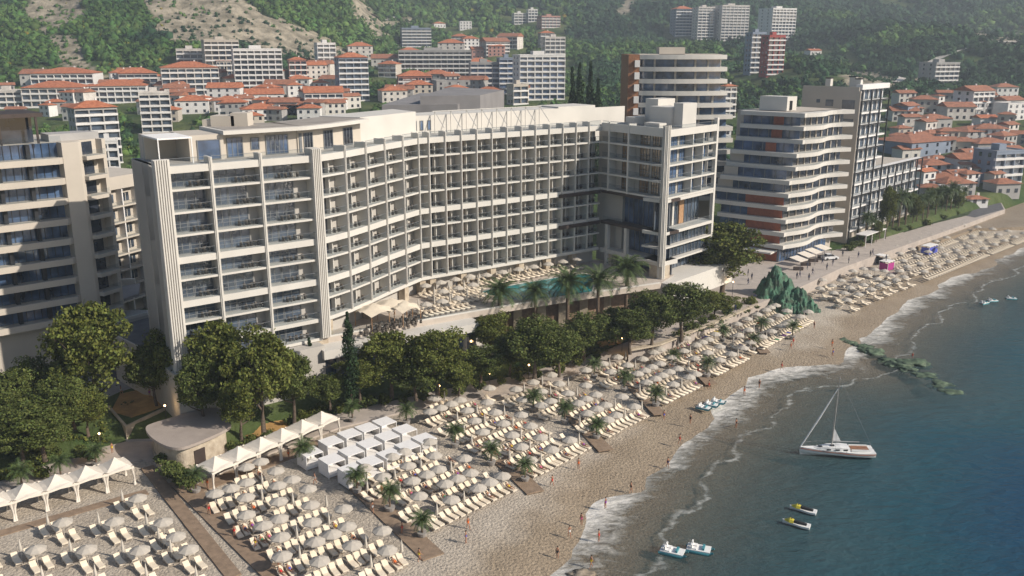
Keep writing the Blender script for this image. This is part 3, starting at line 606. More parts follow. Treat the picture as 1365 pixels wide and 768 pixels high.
for (u, n, a, b_, h, mt) in ((9,-10,6,5,3.9,'plaster_light'),(4.6,-12,3.5,5,5.2,'plaster_light'),(13.2,-10,2.4,4,4.8,'plaster_light'),(2.5,-7,2.5,3,1.6,'plaster_light'),(11,-4,4,2,1.1,'plaster_light')):
    mb = MB(); frC.box(mb, u-a/2, u+a/2, n-b_/2, n+b_/2, ZT+.13, ZT+h, 0); mb.build('roof_plant_room', [M[mt]], hotel)
mb = MB(); frC.box(mb, -2, 3, -19, -18.6, ZT, ZT+3, 0); fb.box(mb, fb.L-5, fb.L+22, -17, -16.6, 34, ZT+2.2, 0); mb.build('roof_screen_wall', [M['plaster_light']], hotel)
mb = MB()
for i in range(7): fb.box(mb, fb.L-1+i*1.1, fb.L-.3+i*1.1, -13, -12.2, ZT+1.5, ZT+2.7, 0)
mb.build('roof_chiller', [M['greymetal']], hotel)
# rear halls roofs behind the hotel
for (pts, z0, z1, mt) in (([(509,140),(610,139),(655,128),(560,124)], 25, 41.0, 'roofgrey'),([(560,128),(640,127),(672,120),(600,116)], 25, 43.0, 'roofgrey')):
    mb = MB(); mb.prism([tuple(P(x,y,z1)[:2]) for x,y in pts], z0, z1, 0)
    tag(mb.build('flat_roofed_hall', [M[mt]]), 'low grey roofed hall behind the cream hotel, '+('longer lower one' if z1 < 42 else 'smaller one further back'), 'building')
wp.finish(); ww.finish()
# ---------------- pool terrace ----------------
ZD = 10.6
deck_px = [(420,453),(478,442.5),(574,426),(628,416.5),(700,404.5),(775,393),(838,384),(880,378)]
dk = [tuple(P(x,y,ZD)[:2]) for x,y in deck_px]
terrace = thing('pool_terrace', 'raised paved pool terrace with stone pillars below its edge, in front of the hotel', 'terrace', (0,150,3))
inner_line = [tuple(p) for p in offset_poly([tuple(A1)]+KB+[tuple(B_end)], -4.4)]+[frC.p(3,-5),frC.p(frC.L-1,-5)]
pool_px = [(640,389),(660,384),(700,377),(742,370),(778,364.5),(789,367),(793,376),(791,389),(770,393.5),(700,401),(660,398.5),(646,395)]
pl = [P(x,y,ZD) for x,y in pool_px]
mb = MB(); mb.prism(dk+inner_line[::-1], ZD-1.0, ZD, 0); mb.build('terrace_floor', [M['terrace']], terrace)
mb = MB(); mb.prism(offset_poly(dk[:4],-1)+offset_poly(inner_line,-.5)[:9][::-1], 3, ZD-1.0, 0); mb.build('retaining_wall', [M['plaster']], terrace)
ribm = offset_poly(dk[3:], -4.5)
mb = MB()
for i in range(len(ribm)-1): mb.prism([ribm[i],ribm[i+1],tuple(Vector(ribm[i+1])+Vector((0,2))),tuple(Vector(ribm[i])+Vector((0,2)))], 4, ZD-1.0, 0)
mb.build('undercroft_wall', [M['door_wood']], terrace)
mb = MB(); ribbon(mb, dk, .02, -.3, ZD, ZD+.25, 0); mb.build('edge_kerb', [M['plaster_light']], terrace)
mb = MB(); ribbon(mb, dk[:5], -.05, -.1, ZD+.25, ZD+1.1, 0); mb.build('railing', [M['rail']], terrace)
for x, y in ((722,426),(750,420),(778,415),(809,409),(690,430)):
    q = P(x, 384+(y-384), 6); mb = MB(); mb.box(q.x-.75, q.x+.75, q.y-.2, q.y+1.2, 3, ZD-.98, 0); mb.build('stone_pillar', [M['stone']], terrace)
mb = MB(); q = P(842,398,6); mb.box(q.x-3, q.x+3.2, q.y, q.y+4, 3, ZD-.1, 0); mb.build('stone_wall', [M['stone']], terrace)
# lower walkway roof in front of terrace
lw = [tuple(p) for p in offset_poly(dk[:4], 3.6)]
mb = MB(); mb.prism(dk[:4]+lw[::-1], 8.3, 9.7, 0); mb.build('walkway', [M['plaster_light']], terrace)
mb = MB(); ribbon(mb, dk[:4], 1.6, 1.5, 3, 8.3, 0)
for i in range(3):
    f2 = Fr(dk[i], dk[i+1])
    for a in np.arange(0, f2.L-1, 2.6): f2.box(mb, a, a+.5, 1.61, 2.2, 3, 8.3, 1)
mb.build('spa_glazing', [M['glass_blue'], M['plaster_light']], terrace)
pool = thing('swimming_pool', 'turquoise swimming pool among white loungers on the raised terrace', 'pool', (10,165,ZD))
mb = MB(); mb.prism([(p.x,p.y) for p in pl], ZD+.004, ZD+.03, 0); mb.build('pool_water', [M['pool']], pool)
rim = offset_poly([(p.x,p.y) for p in pl]+[(pl[0].x,pl[0].y)], 0)
mb = MB(); rp_ = [(p.x,p.y) for p in pl]; rp_.append(rp_[0]); ribbon(mb, rp_, -.25, .25, ZD+.002, ZD+.07, 0); mb.build('pool_coping', [M['plaster_light']], pool)
# dining canopies
for i, (x, y, s) in enumerate(((500,434,3.2),(523,427,3.4),(540,430,2.6))):
    c = P(x, y, ZD); t = thing('dining_canopy', ['pale tent canopy over dark tables beside the cypress, first along the terrace','tan tent canopy in the middle of three over the dining tables','pale tent canopy next to the pool loungers, last of three over dining tables'][i], 'canopy', c, 'dining canopies on the terrace')
    mb = MB(); n = 12; top = (c.x, c.y, ZD+3.9); ring = []
    for k in range(n):
        a = 2*math.pi*k/n; rr = s*(1 if k % 3 == 0 else .86); ring.append((c.x+rr*math.cos(a), c.y+rr*math.sin(a), ZD+(2.3 if k % 3 == 0 else 2.9)))
    mid = [((q[0]+top[0])/2, (q[1]+top[1])/2, (q[2]+top[2])/2-.25) for q in ring]
    mb.add([top]+mid+ring, [(0,1+k,1+(k+1)%n) for k in range(n)]+[(1+k,1+n+k,1+n+(k+1)%n,1+(k+1)%n) for k in range(n)])
    mb.build('canopy_fabric', [M['tent']], t, smooth=True)
    for k in range(0,12,3):
        m2 = MB(); m2.tube([(ring[k][0],ring[k][1],ZD),ring[k]], .07, 5); m2.build('pole', [M['woodlight']], t)
# ================= neighbouring buildings =================
def band_part(root, name, fr, u0, u1, n0, n1, z0, z1, mt):
    mb = MB(); fr.box(mb, u0, u1, n0, n1, z0, z1, 0); return mb.build(name, [M[mt]], root)
# ---- beige tower with blue glass balconies beside the hotel ----
T0, T1, T2, T3 = (-102,108.4), (-68.7,137.7), (-66.9,139.3), (-64.9,144.2)
lt = thing('apartment_tower', 'beige apartment tower with wide blue glazed balconies and a dark steel roof terrace', 'building', (-80,140,3))
bk4 = (-76,152)
mb = MB(); f1 = Fr(T0,T1); f2 = Fr(T1,T2); f3 = Fr(T2,T3)
mb.prism([f1.p(0,-1.6),f1.p(f1.L-.2,-1.6),T1,T2,f3.p(.6,-.02),f3.p(.6,-1.3),f3.p(f3.L-.7,-1.3),f3.p(f3.L-.7,0),T3,(T3[0]-8,T3[1]+7),(-90,150),(-120,125)], 3, 40.6, 0)
mb.build('wall', [M['plaster_warm']], lt)
for k in range(9):
    z = 12.4+3.13*k
    mb = MB(); mb.prism([f1.p(0,.3),f1.p(f1.L-.6,.5),f1.p(f1.L+.1,-.2),f1.p(f1.L+.1,-1.6),f1.p(0,-1.6)], z, z+.95, 0); mb.build('balcony_slab', [M['plaster_warm']], lt)
    mb = MB(); mb.prism([f3.p(.5,.9),f3.p(f3.L-1.0,.9),f3.p(f3.L-.6,.2),f3.p(f3.L-.6,-1.3),f3.p(.5,-1.3)], z+.3, z+.9, 0); mb.build('balcony_slab', [M['plaster_warm']], lt)
    mb = MB(); f3.box(mb, 1.2, f3.L-1.6, -1.29, -1.2, z+.92, z+2.9, 0); mb.build('window', [M['glass_dark']], lt)
    mb = MB(); f3.box(mb, .55, f3.L-1.0, .8, .84, z+.9, z+1.8, 0); mb.build('railing', [M['rail']], lt)
    if k < 9:
        mb = MB(); f1.box(mb, 0, f1.L-.3, -1.59, -1.5, z+.96, z+3.12, 0)
        for j in range(10):
            u = f1.L-4.6-j*4.2; f1.box(mb, u-.28, u+.28, -1.5, -.5, z+.96, z+3.12, 1)
            for q in (1.0,2.1,3.2): f1.box(mb, u+q-.04, u+q+.04, -1.49, -1.4, z+.96, z+3.12, 1)
        mb.build('window_band', [M['glass_blue'], M['dark']], lt)
        mb = MB(); f1.box(mb, 0, f1.L-.7, .2, .24, z+.95, z+1.75, 0); mb.build('railing', [M['rail']], lt)
mb = MB(); mb.prism([f1.p(0,-.2),f1.p(f1.L-2,-.2),f1.p(f1.L-2,-9),f1.p(0,-9)], 44.6, 45.2, 0)
for j in range(6): u = f1.L-3-j*5; f1.box(mb, u-.15, u+.15, -.6, -.3, 40.7, 44.6, 0)
mb.build('steel_roof', [M['darkbrown']], lt)
mb = MB(); f1.box(mb, 0, f1.L-3, -3.1, -3, 40.7, 44.5, 0); mb.build('penthouse_glazing', [M['glass_dark']], lt)
mb = MB(); f1.box(mb, 0, f1.L, -.1, -.05, 40.6, 41.7, 0); mb.build('railing', [M['rail']], lt)
mb = MB(); mb.prism([f1.p(f1.L-1,-2.5),f3.p(f3.L,-1.2),f3.p(f3.L,-5),f1.p(f1.L-1,-7)], 40.61, 41.7, 0); mb.build('stair_room', [M['plaster_grey']], lt)
# podium below
pod = thing('podium', 'pale terrace podium with a dark canopy under the beige apartment tower', 'building', (-85,135,3))
pp = [tuple(P(x,y,10.4)[:2]) for x,y in ((-140,470),(0,452),(92,443),(150,432),(196,420))]
mb = MB(); mb.prism(pp+[(-60,150),(-125,150)], 3, 10.4, 0); mb.build('wall', [M['plaster']], pod)
mb = MB(); ribbon(mb, pp, .02, -.3, 10.4, 10.9, 0); mb.build('parapet', [M['plaster_light']], pod)
mb = MB(); ribbon(mb, pp, -.1, -.14, 10.9, 11.9, 0); mb.build('railing', [M['rail']], pod)
ap = [tuple(P(x,y,13.2)[:2]) for x,y in ((-60,432),(60,426),(130,412),(185,392),(187,378),(150,384),(110,402),(-60,408))]
mb = MB(); mb.prism(ap, 12.9, 13.3, 0); mb.build('canopy', [M['roofgrey']], pod)
ap2 = [P(x,y,13.6) for x,y in ((-60,406),(60,404),(120,398),(150,377),(180,376))]
mb = MB(); ribbon(mb, [tuple(p[:2]) for p in ap2], 0, -.4, 12.6, 14.2, 0); mb.build('parapet', [M['plaster_light']], pod)
for x, y in ((4,492),(30,488)):
    q = PY(x, y, P(x,452,10.4).y-.1); mb = MB(); mb.box(q.x-1, q.x+1.4, q.y-.05, q.y+.4, 5.2, 7.4, 0); mb.build('window', [M['glass_dark']], pod)
for i,(x, y) in enumerate(((12,438),(30,436))):
    q = P(x,y,10.4); t = thing('terrace_parasol', ['pale round parasol on the podium terrace, by the frame edge','pale round parasol on the podium terrace, nearer to the tree'][i], 'parasol', q, 'parasols on the podium terrace')
    mb = MB(); n = 10; ring = [(q.x+1.5*math.cos(2*math.pi*k/n), q.y+1.5*math.sin(2*math.pi*k/n), q.z+2.2) for k in range(n)]; mb.add([(q.x,q.y,q.z+2.8)]+ring, [(0,1+k,1+(k+1)%n) for k in range(n)]); mb.build('canopy', [M['white_fabric']], t)
    mb = MB(); mb.tube([(q.x,q.y,q.z),(q.x,q.y,q.z+2.7)], .04, 5); mb.build('pole', [M['greymetal']], t)
rg = tag(thing('raised_drive', 'raised shaded drive between the podium terrace and the hotel gable', 'drive', (-55,122,3)), None)
mb = MB(); mb.prism([tuple(P(x,y,9.9)[:2]) for x,y in ((150,436),(200,418),(236,440),(245,462),(228,476),(185,470),(150,452))], 3, 9.9, 0); mb.build('drive_slab', [M['asphalt']], rg)
mb = MB(); ribbon(mb, [tuple(P(x,y,9.9)[:2]) for x,y in ((150,452),(185,470),(228,476),(245,462))], .02, -.3, 3, 10.8, 0); mb.build('parapet', [M['plaster_warm']], rg)
# ramp wall between the podium and the hotel
mb = MB(); a = P(160,470,3); b_ = P(204,452,3); f = Fr(a,b_); f.box(mb, -2, f.L+2, -.5, 0, 3, 8.5, 0); o = mb.build('garden_wall', [M['plaster_warm']]); tag(o, 'beige side wall at the foot of the hotel gable, beside the shaded drive', 'wall')
# ---- low cream block seen between tower and hotel ----
def place_front(x0, y0, x1, y1, z): return Fr(P(x0,y0,z), P(x1,y1,z))
mid = thing('apartment_block', 'low cream block with slanted white balcony dividers, squeezed between tower and hotel', 'building', (-70,170,3))
f = Fr(PY(136,242,166), PY(206,238,178)); mb = MB(); f.box(mb, 0, f.L, -12, -1.4, 3, 31, 0); f.box(mb, 0, f.L, -1.4, 0, 28.6, 31, 0); mb.build('wall', [M['plaster_warm']], mid)
for k in range(7):
    z = 6.5+3.1*k
    band_part(mid, 'balcony_slab', f, 0, f.L, -1.4, .15, z, z+.3, 'plaster_warm')
    band_part(mid, 'railing', f, 0, f.L, .02, .06, z+.3, z+1.1, 'rail')
    for u in (1.6,5.4,9.2):
        mb = MB(); f.box(mb, u, u+1.8, -1.4, -1.3, z+.8, z+2.4, 0); f.box(mb, u+.85, u+.95, -1.29, -1.22, z+.8, z+2.4, 1); mb.build('window', [M['glass'], M['plaster_light']], mid)
for u in (.2,4.2,8.0,11.5):
    mb = MB(); f.box(mb, u, u+.25, -1.4, .1, 3, 28.5, 0); mb.build('divider', [M['plaster_white']], mid)
# ---- wavy banded building ----
cv = thing('apartment_building', 'cream apartment building with wavy white balcony bands and reddish wood walls, beside the big tree', 'building', (66,220,3))
ur = Vector((19,15.4)).normalized(); ul = Vector((-.80,.60)); nr_ = Vector((ur.y,-ur.x)); nl = Vector((ul.y,-ul.x))*-1
if nl.y > 0: nl = -nl
Cb = Vector((65.8,215.6))
def P2(c, a, b_): return c+ur*a+ul*b_
z0 = 5.2; fh = 3.15
sh = [0,0,0,.3,.5,.5,.5,2.6,2.6,4.6,4.6,4.6]
for k in range(0, 11):
    z = z0+fh*k+ (1.6 if k else 1.6); c = Cb+ur*sh[k+1]
    rl = 24.5-sh[k+1]; ll = 16.5-(.9 if k > 6 else 0)-(.8 if k > 8 else 0)+ (1.5 if k in (3,4) else 0)
    edge = []
    for i in range(13):
        q = i/12; wob = .9*math.sin(q*math.pi*2.1+.2)*(.35+.65*min(1,q*2)); edge.append(c+ur*(rl*q)+nr_*(1.5+wob*1.5))
    outer = [c+ul*ll-ul*0+nl*1.3, c+nl*1.3+nr_*1.5]+edge[0:]
    inn_ = [c+ur*rl-nr_*1.5, c-nr_*1.5-nl*1.0+ur*0, c+ul*ll-nl*1.0]
    mb = MB(); th = 1.0; mb.prism([tuple(p) for p in outer+inn_], z, z+th, 0); mb.build('balcony_band', [M['plaster_light']], cv)
    if k < 10:
        # recessed glazing on both faces
        fr1 = Fr(c, c+ur*rl); mb = MB(); fr1.box(mb, .3, rl-.5, -.6, -.5, z+th, z+fh, 0)
        for j in range(1, 8): fr1.box(mb, j*rl/8-.15, j*rl/8+.15, -.495, -.3, z+th, z+fh, 1)
        mb.build('window_band', [M['glass_dark'], M['plaster_beige']], cv)
        fr2 = Fr(c+ul*ll, c); mb = MB(); fr2.box(mb, .3, ll-.1, -.3, -.2, z+th, z+fh, 0)
        for j in range(1, 6): fr2.box(mb, j*ll/6-.1, j*ll/6+.1, -.195, -.05, z+th, z+fh, 1)
        if k < 4: fr2.box(mb, ll*.45, ll-.2, -.04, .1, z+th, z+fh-.01, 2)
        elif k >= 7: fr2.box(mb, ll*.55, ll*.72, -.04, .1, z+th, z+fh-.01, 2)
        else: fr2.box(mb, .5, ll*.25, -.04, .1, z+th, z+fh-.01, 3)
        mb.build('window_band', [M['glass_blue'], M['greymetal'], M['redwood'], M['plaster_beige']], cv)
        mb = MB()
        e2 = [p-nr_*.25 for p in edge]; ribbon(mb, [tuple(p) for p in e2], 0, .05, z+th, z+th+.5, 0); fr2.box(mb, .2, ll, 1.15, 1.2, z+th, z+th+.5, 0); mb.build('railing', [M['rail']], cv)
mb = MB(); c = Cb+ur*5.0; mb.prism([tuple(p) for p in (c-nr_*.65, c+ur*18.5-nr_*.65, c+ur*18.5-nr_*13, c+ul*14-nl*.4-nr_*3, c+ul*13.5-nl*.35)], 3.3, z0+fh*10+2.6, 0); mb.build('wall', [M['plaster_beige']], cv)
mb = MB(); c = Cb; mb.prism([tuple(p) for p in (c+ur*.5-nr_*.7, c+ur*23-nr_*.7, c+ur*23-nr_*12, c+ul*14-nl*1.2-nr_*3, c+ul*14-nl*.7, c+ul*.5-nl*.7)], 3.3, z0+fh*6, 0); mb.build('lower_wall', [M['plaster_beige']], cv)
fr1 = Fr(Cb, Cb+ur*24); mb = MB(); fr1.box(mb, -.4, 20, -.55, .1, 3.35, 6.7, 0)
for j in range(16): fr1.box(mb, j*1.27-.35, j*1.27-.25, .105, .22, 3.35, 6.7, 1)
mb.build('shop_glazing', [M['glass_blue'], M['greymetal']], cv)
zt = z0+fh*10+2.7; mb = MB(); c = Cb+ur*6; mb.prism([tuple(p) for p in (c-nr_*4+ul*1, c+ur*4-nr_*4+ul*1, c+ur*4-nr_*4+ul*8, c-nr_*4+ul*8)], zt, zt+3.4, 0); mb.build('roof_room', [M['plaster_light']], cv)
mb = MB(); q = c+ur*1.2-nr_*4+ul*1; mb.box(q.x-.6, q.x+.6, q.y-.12, q.y+.3, zt+.2, zt+2.4, 0); mb.build('roof_door', [M['dark']], cv)
mb = MB(); fr2 = Fr(Cb+ul*15, Cb); fr2.box(mb, 3, 14.6, .4, 4.6, 5.9, 6.3, 0); fr2.box(mb, 4, 14.6, 0, .3, 3.4, 6.6, 1); mb.build('entrance_canopy', [M['plaster_light'], M['redwood']], cv)
# ---- beige slab and black framed building ----
bs = thing('office_building', 'tall building with black steel grid over white balconies and a blank beige flank', 'building', (100,250,3))
Q0 = Vector((89.6,235.5)); uq = Vector((.69,.72)).normalized(); vq = Vector((-.72,.69)).normalized(); zt = 44.5
mb = MB(); nq = Vector((uq.y,-uq.x)); mb.prism([tuple(Q0-nq*.02), tuple(Q0+uq*.55-nq*.02), tuple(Q0+uq*.55-nq*1.8), tuple(Q0+uq*17.5-nq*1.8), tuple(Q0+uq*17.5+vq*16), tuple(Q0+vq*16)], 3, zt-1, 0)
mb.prism([tuple(Q0+vq*.5), tuple(Q0+uq*.5+vq*.5), tuple(Q0+uq*.5+vq*15.9), tuple(Q0+vq*15.9)], zt-1, zt, 0); mb.build('tower_wall', [M['plaster_beige']], bs)
fl = Fr(Q0+vq*16, Q0)
for (u, z, a, b_) in ((4.2,40.2,1.0,.9),(6.8,39.4,2.1,1.7),(11.3,38.6,3.4,2.6),(3.8,35.8,1,1),(6.6,35.6,2.2,1.0),(11.3,35.3,3.4,1.1)):
    mb = MB(); fl.box(mb, u, u+a, 0, .06, z, z+b_, 0); mb.build('window', [M['glass']], bs)
for (u, a, h) in ((5.5,1.4,1.9),(12,1.6,2.4),(13.6,1.4,1.9)):
    mb = MB(); fl.box(mb, u, u+a, -3, -1.6, zt, zt+h, 0); fl.box(mb, u-.1, u+a+.1, -3.1, -1.5, zt+h, zt+h+.3, 1); mb.build('chimney', [M['plaster_light'], M['dark']], bs)
ff = Fr(Q0+uq*.6, Q0+uq*49)
mb = MB(); ff.box(mb, 17.5, 48, -12, -1.6, 3, 21.6, 0); mb.build('low_wall', [M['plaster_beige']], bs)
nfl = 12
for k in range(nfl+1):
    z = 6.4+3.12*k; e = 17.5 if k > 5 else 48
    band_part(bs, 'balcony_slab', ff, 0, e, -1.6, .1, z, z+(.42 if k < nfl else 1.3), 'plaster_white')
    if k < nfl:
        if k == 5: e = 17.5
        mb = MB(); ff.box(mb, 0, e, -1.59, -1.5, z+.56, z+3.1, 0)
        u = 1.6
        while u < e-1: ff.box(mb, u-.22, u+.22, -1.49, -1.2, z+.56, z+3.1, 1); u += 2.95
        mb.build('window_band', [M['glass'], M['plaster_white']], bs)
        band_part(bs, 'railing', ff, 0, e, .0, .04, z+.56, z+1.3, 'rail')
for u, zt2 in ((0,zt),(5.8,zt),(11.7,zt),(17.5,zt),(22.5,22),(28,22),(33.5,22),(39,22),(44,22),(48,22)):
    band_part(bs, 'steel_column', ff, u-.15, u+.15, .12, .4, 3.3, zt2-1.4 if zt2 > 30 else 22.3, 'dark')
for k in (1,3,5,7,9,11):
    e = 17.5 if k > 5 else 48; band_part(bs, 'steel_beam', ff, 0, e, .12, .36, 6.4+3.12*k+.1, 6.4+3.12*k+.38, 'dark')
mb = MB(); ff.box(mb, -1, 12, 2.5, 5.5, 6.4, 6.6, 0)
for u in (-.8,3.2,11.8): ff.box(mb, u, u+.15, 5.2, 5.35, 3.3, 6.4, 0)
mb.build('entrance_pergola', [M['plaster_white']], bs)
# ---- rounded tower behind the hotel ----
rt = thing('apartment_tower', 'tall rounded tower with white bands and a dark brown side wall, rising behind the hotel', 'building', (46,262,5))
ctr = Vector((45.5,258)); 
def arc(r, x0, x1, cy, n=12, sag=2.2):
    return [(x0+(x1-x0)*i/n, cy-r-sag*(1-((i/n)*2-1)**2)) for i in range(n+1)]
for k in range(13):
    z = 13.5+3.15*k; x0 = 34.2; x1 = 57.5+(12-k)*.22+(1.4 if k < 9 else 0)
    a = arc(0, x0, x1, 247.5); mb = MB(); mb.prism(a+[(x1-1,262),(x0,262)], z, z+1.15, 0); mb.build('balcony_band', [M['plaster_light']], rt)
    if k < 12:
        a = arc(0, x0+.5, x1-1.6, 249.2); mb = MB(); mb.prism(a+[(x1-2,261),(x0+.5,261)], z+1.16, z+3.14, 0)
        for i in (2,5,8,10): p = a[i]; mb.box(p[0]-.25, p[0]+.25, p[1]-.3, p[1]+.2, z+1.16, z+3.14, 1)
        mb.build('window_band', [M['glass_blue'], M['plaster_beige']], rt)
        a = arc(0, x0+.1, x1-.3, 247.8); mb = MB(); ribbon(mb, a, 0, .05, z+1.15, z+1.9, 0); mb.build('railing', [M['rail']], rt)
mb = MB(); mb.box(31.2, 34.1, 247.5, 264, 5, 52.5, 0)
for k in range(12): mb.box(32.8, 34.15, 246.6, 247.49, 14.6+3.15*k, 16.4+3.15*k, 1)
mb.build('side_wall', [M['wood'], M['plaster_white']], rt)
mb = MB(); mb.box(40, 47, 252, 257, 52.4, 54.4, 0); mb.build('roof_room', [M['plaster_beige']], rt)
mb = MB(); mb.box(34.5, 57, 252, 262, 5, 52.6, 0); mb.build('core_wall', [M['plaster_beige']], rt)
# ================= town on the hillside =================
def block(name, label, x0, x1, yt, yb, wall='plaster_white', roof='flat', yaw=20, nb=None, glassm='glass', rm='tile', ratio=.75, band='plaster_white', group=None):
    """a building whose silhouette spans photo columns x0..x1 and rows yt..yb, standing on the terrain"""
    xc = (x0+x1)/2; b0 = G(xc, yb); zc = b0.y*CP+(CH-b0.z)*SP; wtot = (x1-x0)/FPX*zc; ya = R(yaw)
    W = wtot/(math.cos(ya)+ratio*abs(math.sin(ya))); Dp = W*ratio
    top = PY(xc, yt, b0.y+Dp*.3).z; zb = b0.z-1.5; H = max(3.2, top-b0.z)
    u = Vector((math.cos(ya), math.sin(ya))); n = Vector((u.y, -u.x))
    cx = Vector((b0.x, b0.y)) + (-n)*Dp*.5
    root = thing(name, label, 'house' if 'house' in name else 'building', (cx.x, cx.y, b0.z), group)
    A = cx-u*W/2+n*Dp/2; Bq = cx+u*W/2+n*Dp/2; f = Fr(A, Bq)
    side = Fr(Bq, Bq-n*Dp); side2 = Fr(A-n*Dp, A)
    rh = 0 if roof == 'flat' else min(H*.3, W*.16, 3.2); He = H-rh; zt = b0.z+He
    mb = MB(); big = He > 9
    ins = .9 if big else 0
    mb.prism([f.p(0,-ins),f.p(W,-ins),f.p(W,-Dp),f.p(0,-Dp)], zb, zt, 0)
    nf = max(1, round(He/3.0)); fh = He/nf
    if big:
        nbay = max(2, round(W/4.2))
        for i in range(nbay+1): uu = i*W/nbay; f.box(mb, max(0,uu-.22), min(W,uu+.22), -ins, -.02, b0.z, zt-.02, 0)
        f.box(mb, 0, W, -ins, 0, zt-.9, zt, 0)
    mb.build('wall', [M[wall]], root)
    if big:
        for k in range(nf):
            z = b0.z+k*fh
            m2 = MB(); f.box(m2, .1, W-.1, -ins, -ins+.06, z+.9, z+fh-.35, 0)
            sd = side if yaw < 0 or True else side2
            m2.build('window_band', [M[glassm]], root)
            m2 = MB(); f.box(m2, -.1, W+.1, -ins, .12, z-.1, z+.75, 0); m2.build('balcony', [M[band]], root)
        sfr = side if yaw <= 25 else side2
        for k in range(nf):
            for j in range(2):
                uu = Dp*(.25+.4*j); m2 = MB(); z = b0.z+k*fh
                (side2 if (b0.x > 40) == (yaw > 0) or yaw > 0 else side).box(m2, uu, uu+1.3, 0, .07, z+1, z+2.4, 0); m2.build('window', [M['glass_dark']], root)
    else:
        nw = max(2, min(4, round(W/3.4)))
        for k in range(min(nf, 3)):
            for j in range(nw):
                uu = W*(j+.5)/nw; m2 = MB(); z = zt-(k+1)*fh; f.box(m2, uu-.6, uu+.6, 0, .08, z+.8, z+2.2, 0); m2.build('window', [M['glass_dark']], root)
    e = .6
    if roof == 'flat':
        m2 = MB(); 
        for (a0,a1,b1,b2) in ((-.1,W+.1,-.3,.1),(-.1,W+.1,-Dp-.1,-Dp+.3)): f.box(m2, a0, a1, b1, b2, zt+.003, zt+.55, 0)
        f.box(m2, -.1, .3, -Dp+.31, -.31, zt+.003, zt+.55, 0); f.box(m2, W-.3, W+.1, -Dp+.31, -.31, zt+.003, zt+.55, 0); f.box(m2, .31, W-.31, -Dp+.31, -.31, zt+.004, zt+.15, 1)
        rf_ = m2.build('roof', [M[wall], M['gravelroof']], root)
        if big: m2 = MB(); f.box(m2, W*.35, W*.6, -Dp*.7, -Dp*.35, zt+.16, zt+2.4, 0); m2.build('roof_room', [M[wall]], rf_)
    else:
        c4 = [f.p(-e,e), f.p(W+e,e), f.p(W+e,-Dp-e), f.p(-e,-Dp-e)]; zr = zt+rh
        if roof == 'hip': r0 = f.p(min(W/2-.2,Dp/2), -Dp/2); r1 = f.p(max(W/2+.2,W-Dp/2), -Dp/2)
        else: r0 = f.p(-e, -Dp/2); r1 = f.p(W+e, -Dp/2)
        m2 = MB(); v = [(*c, zt+.02) for c in c4]+[(*r0,zr),(*r1,zr)]
        m2.add(v, [(0,1,5,4),(2,3,4,5),(1,2,5),(3,0,4),(3,2,1,0)]); rf_ = m2.build('roof', [M[rm]], root)
        m2 = MB(); f.box(m2, W*.6, W*.6+.7, -Dp*.62, -Dp*.62+.7, zt+rh*.5, zr+.7, 0); m2.build('chimney', [M['plaster_white']], rf_)
    return root
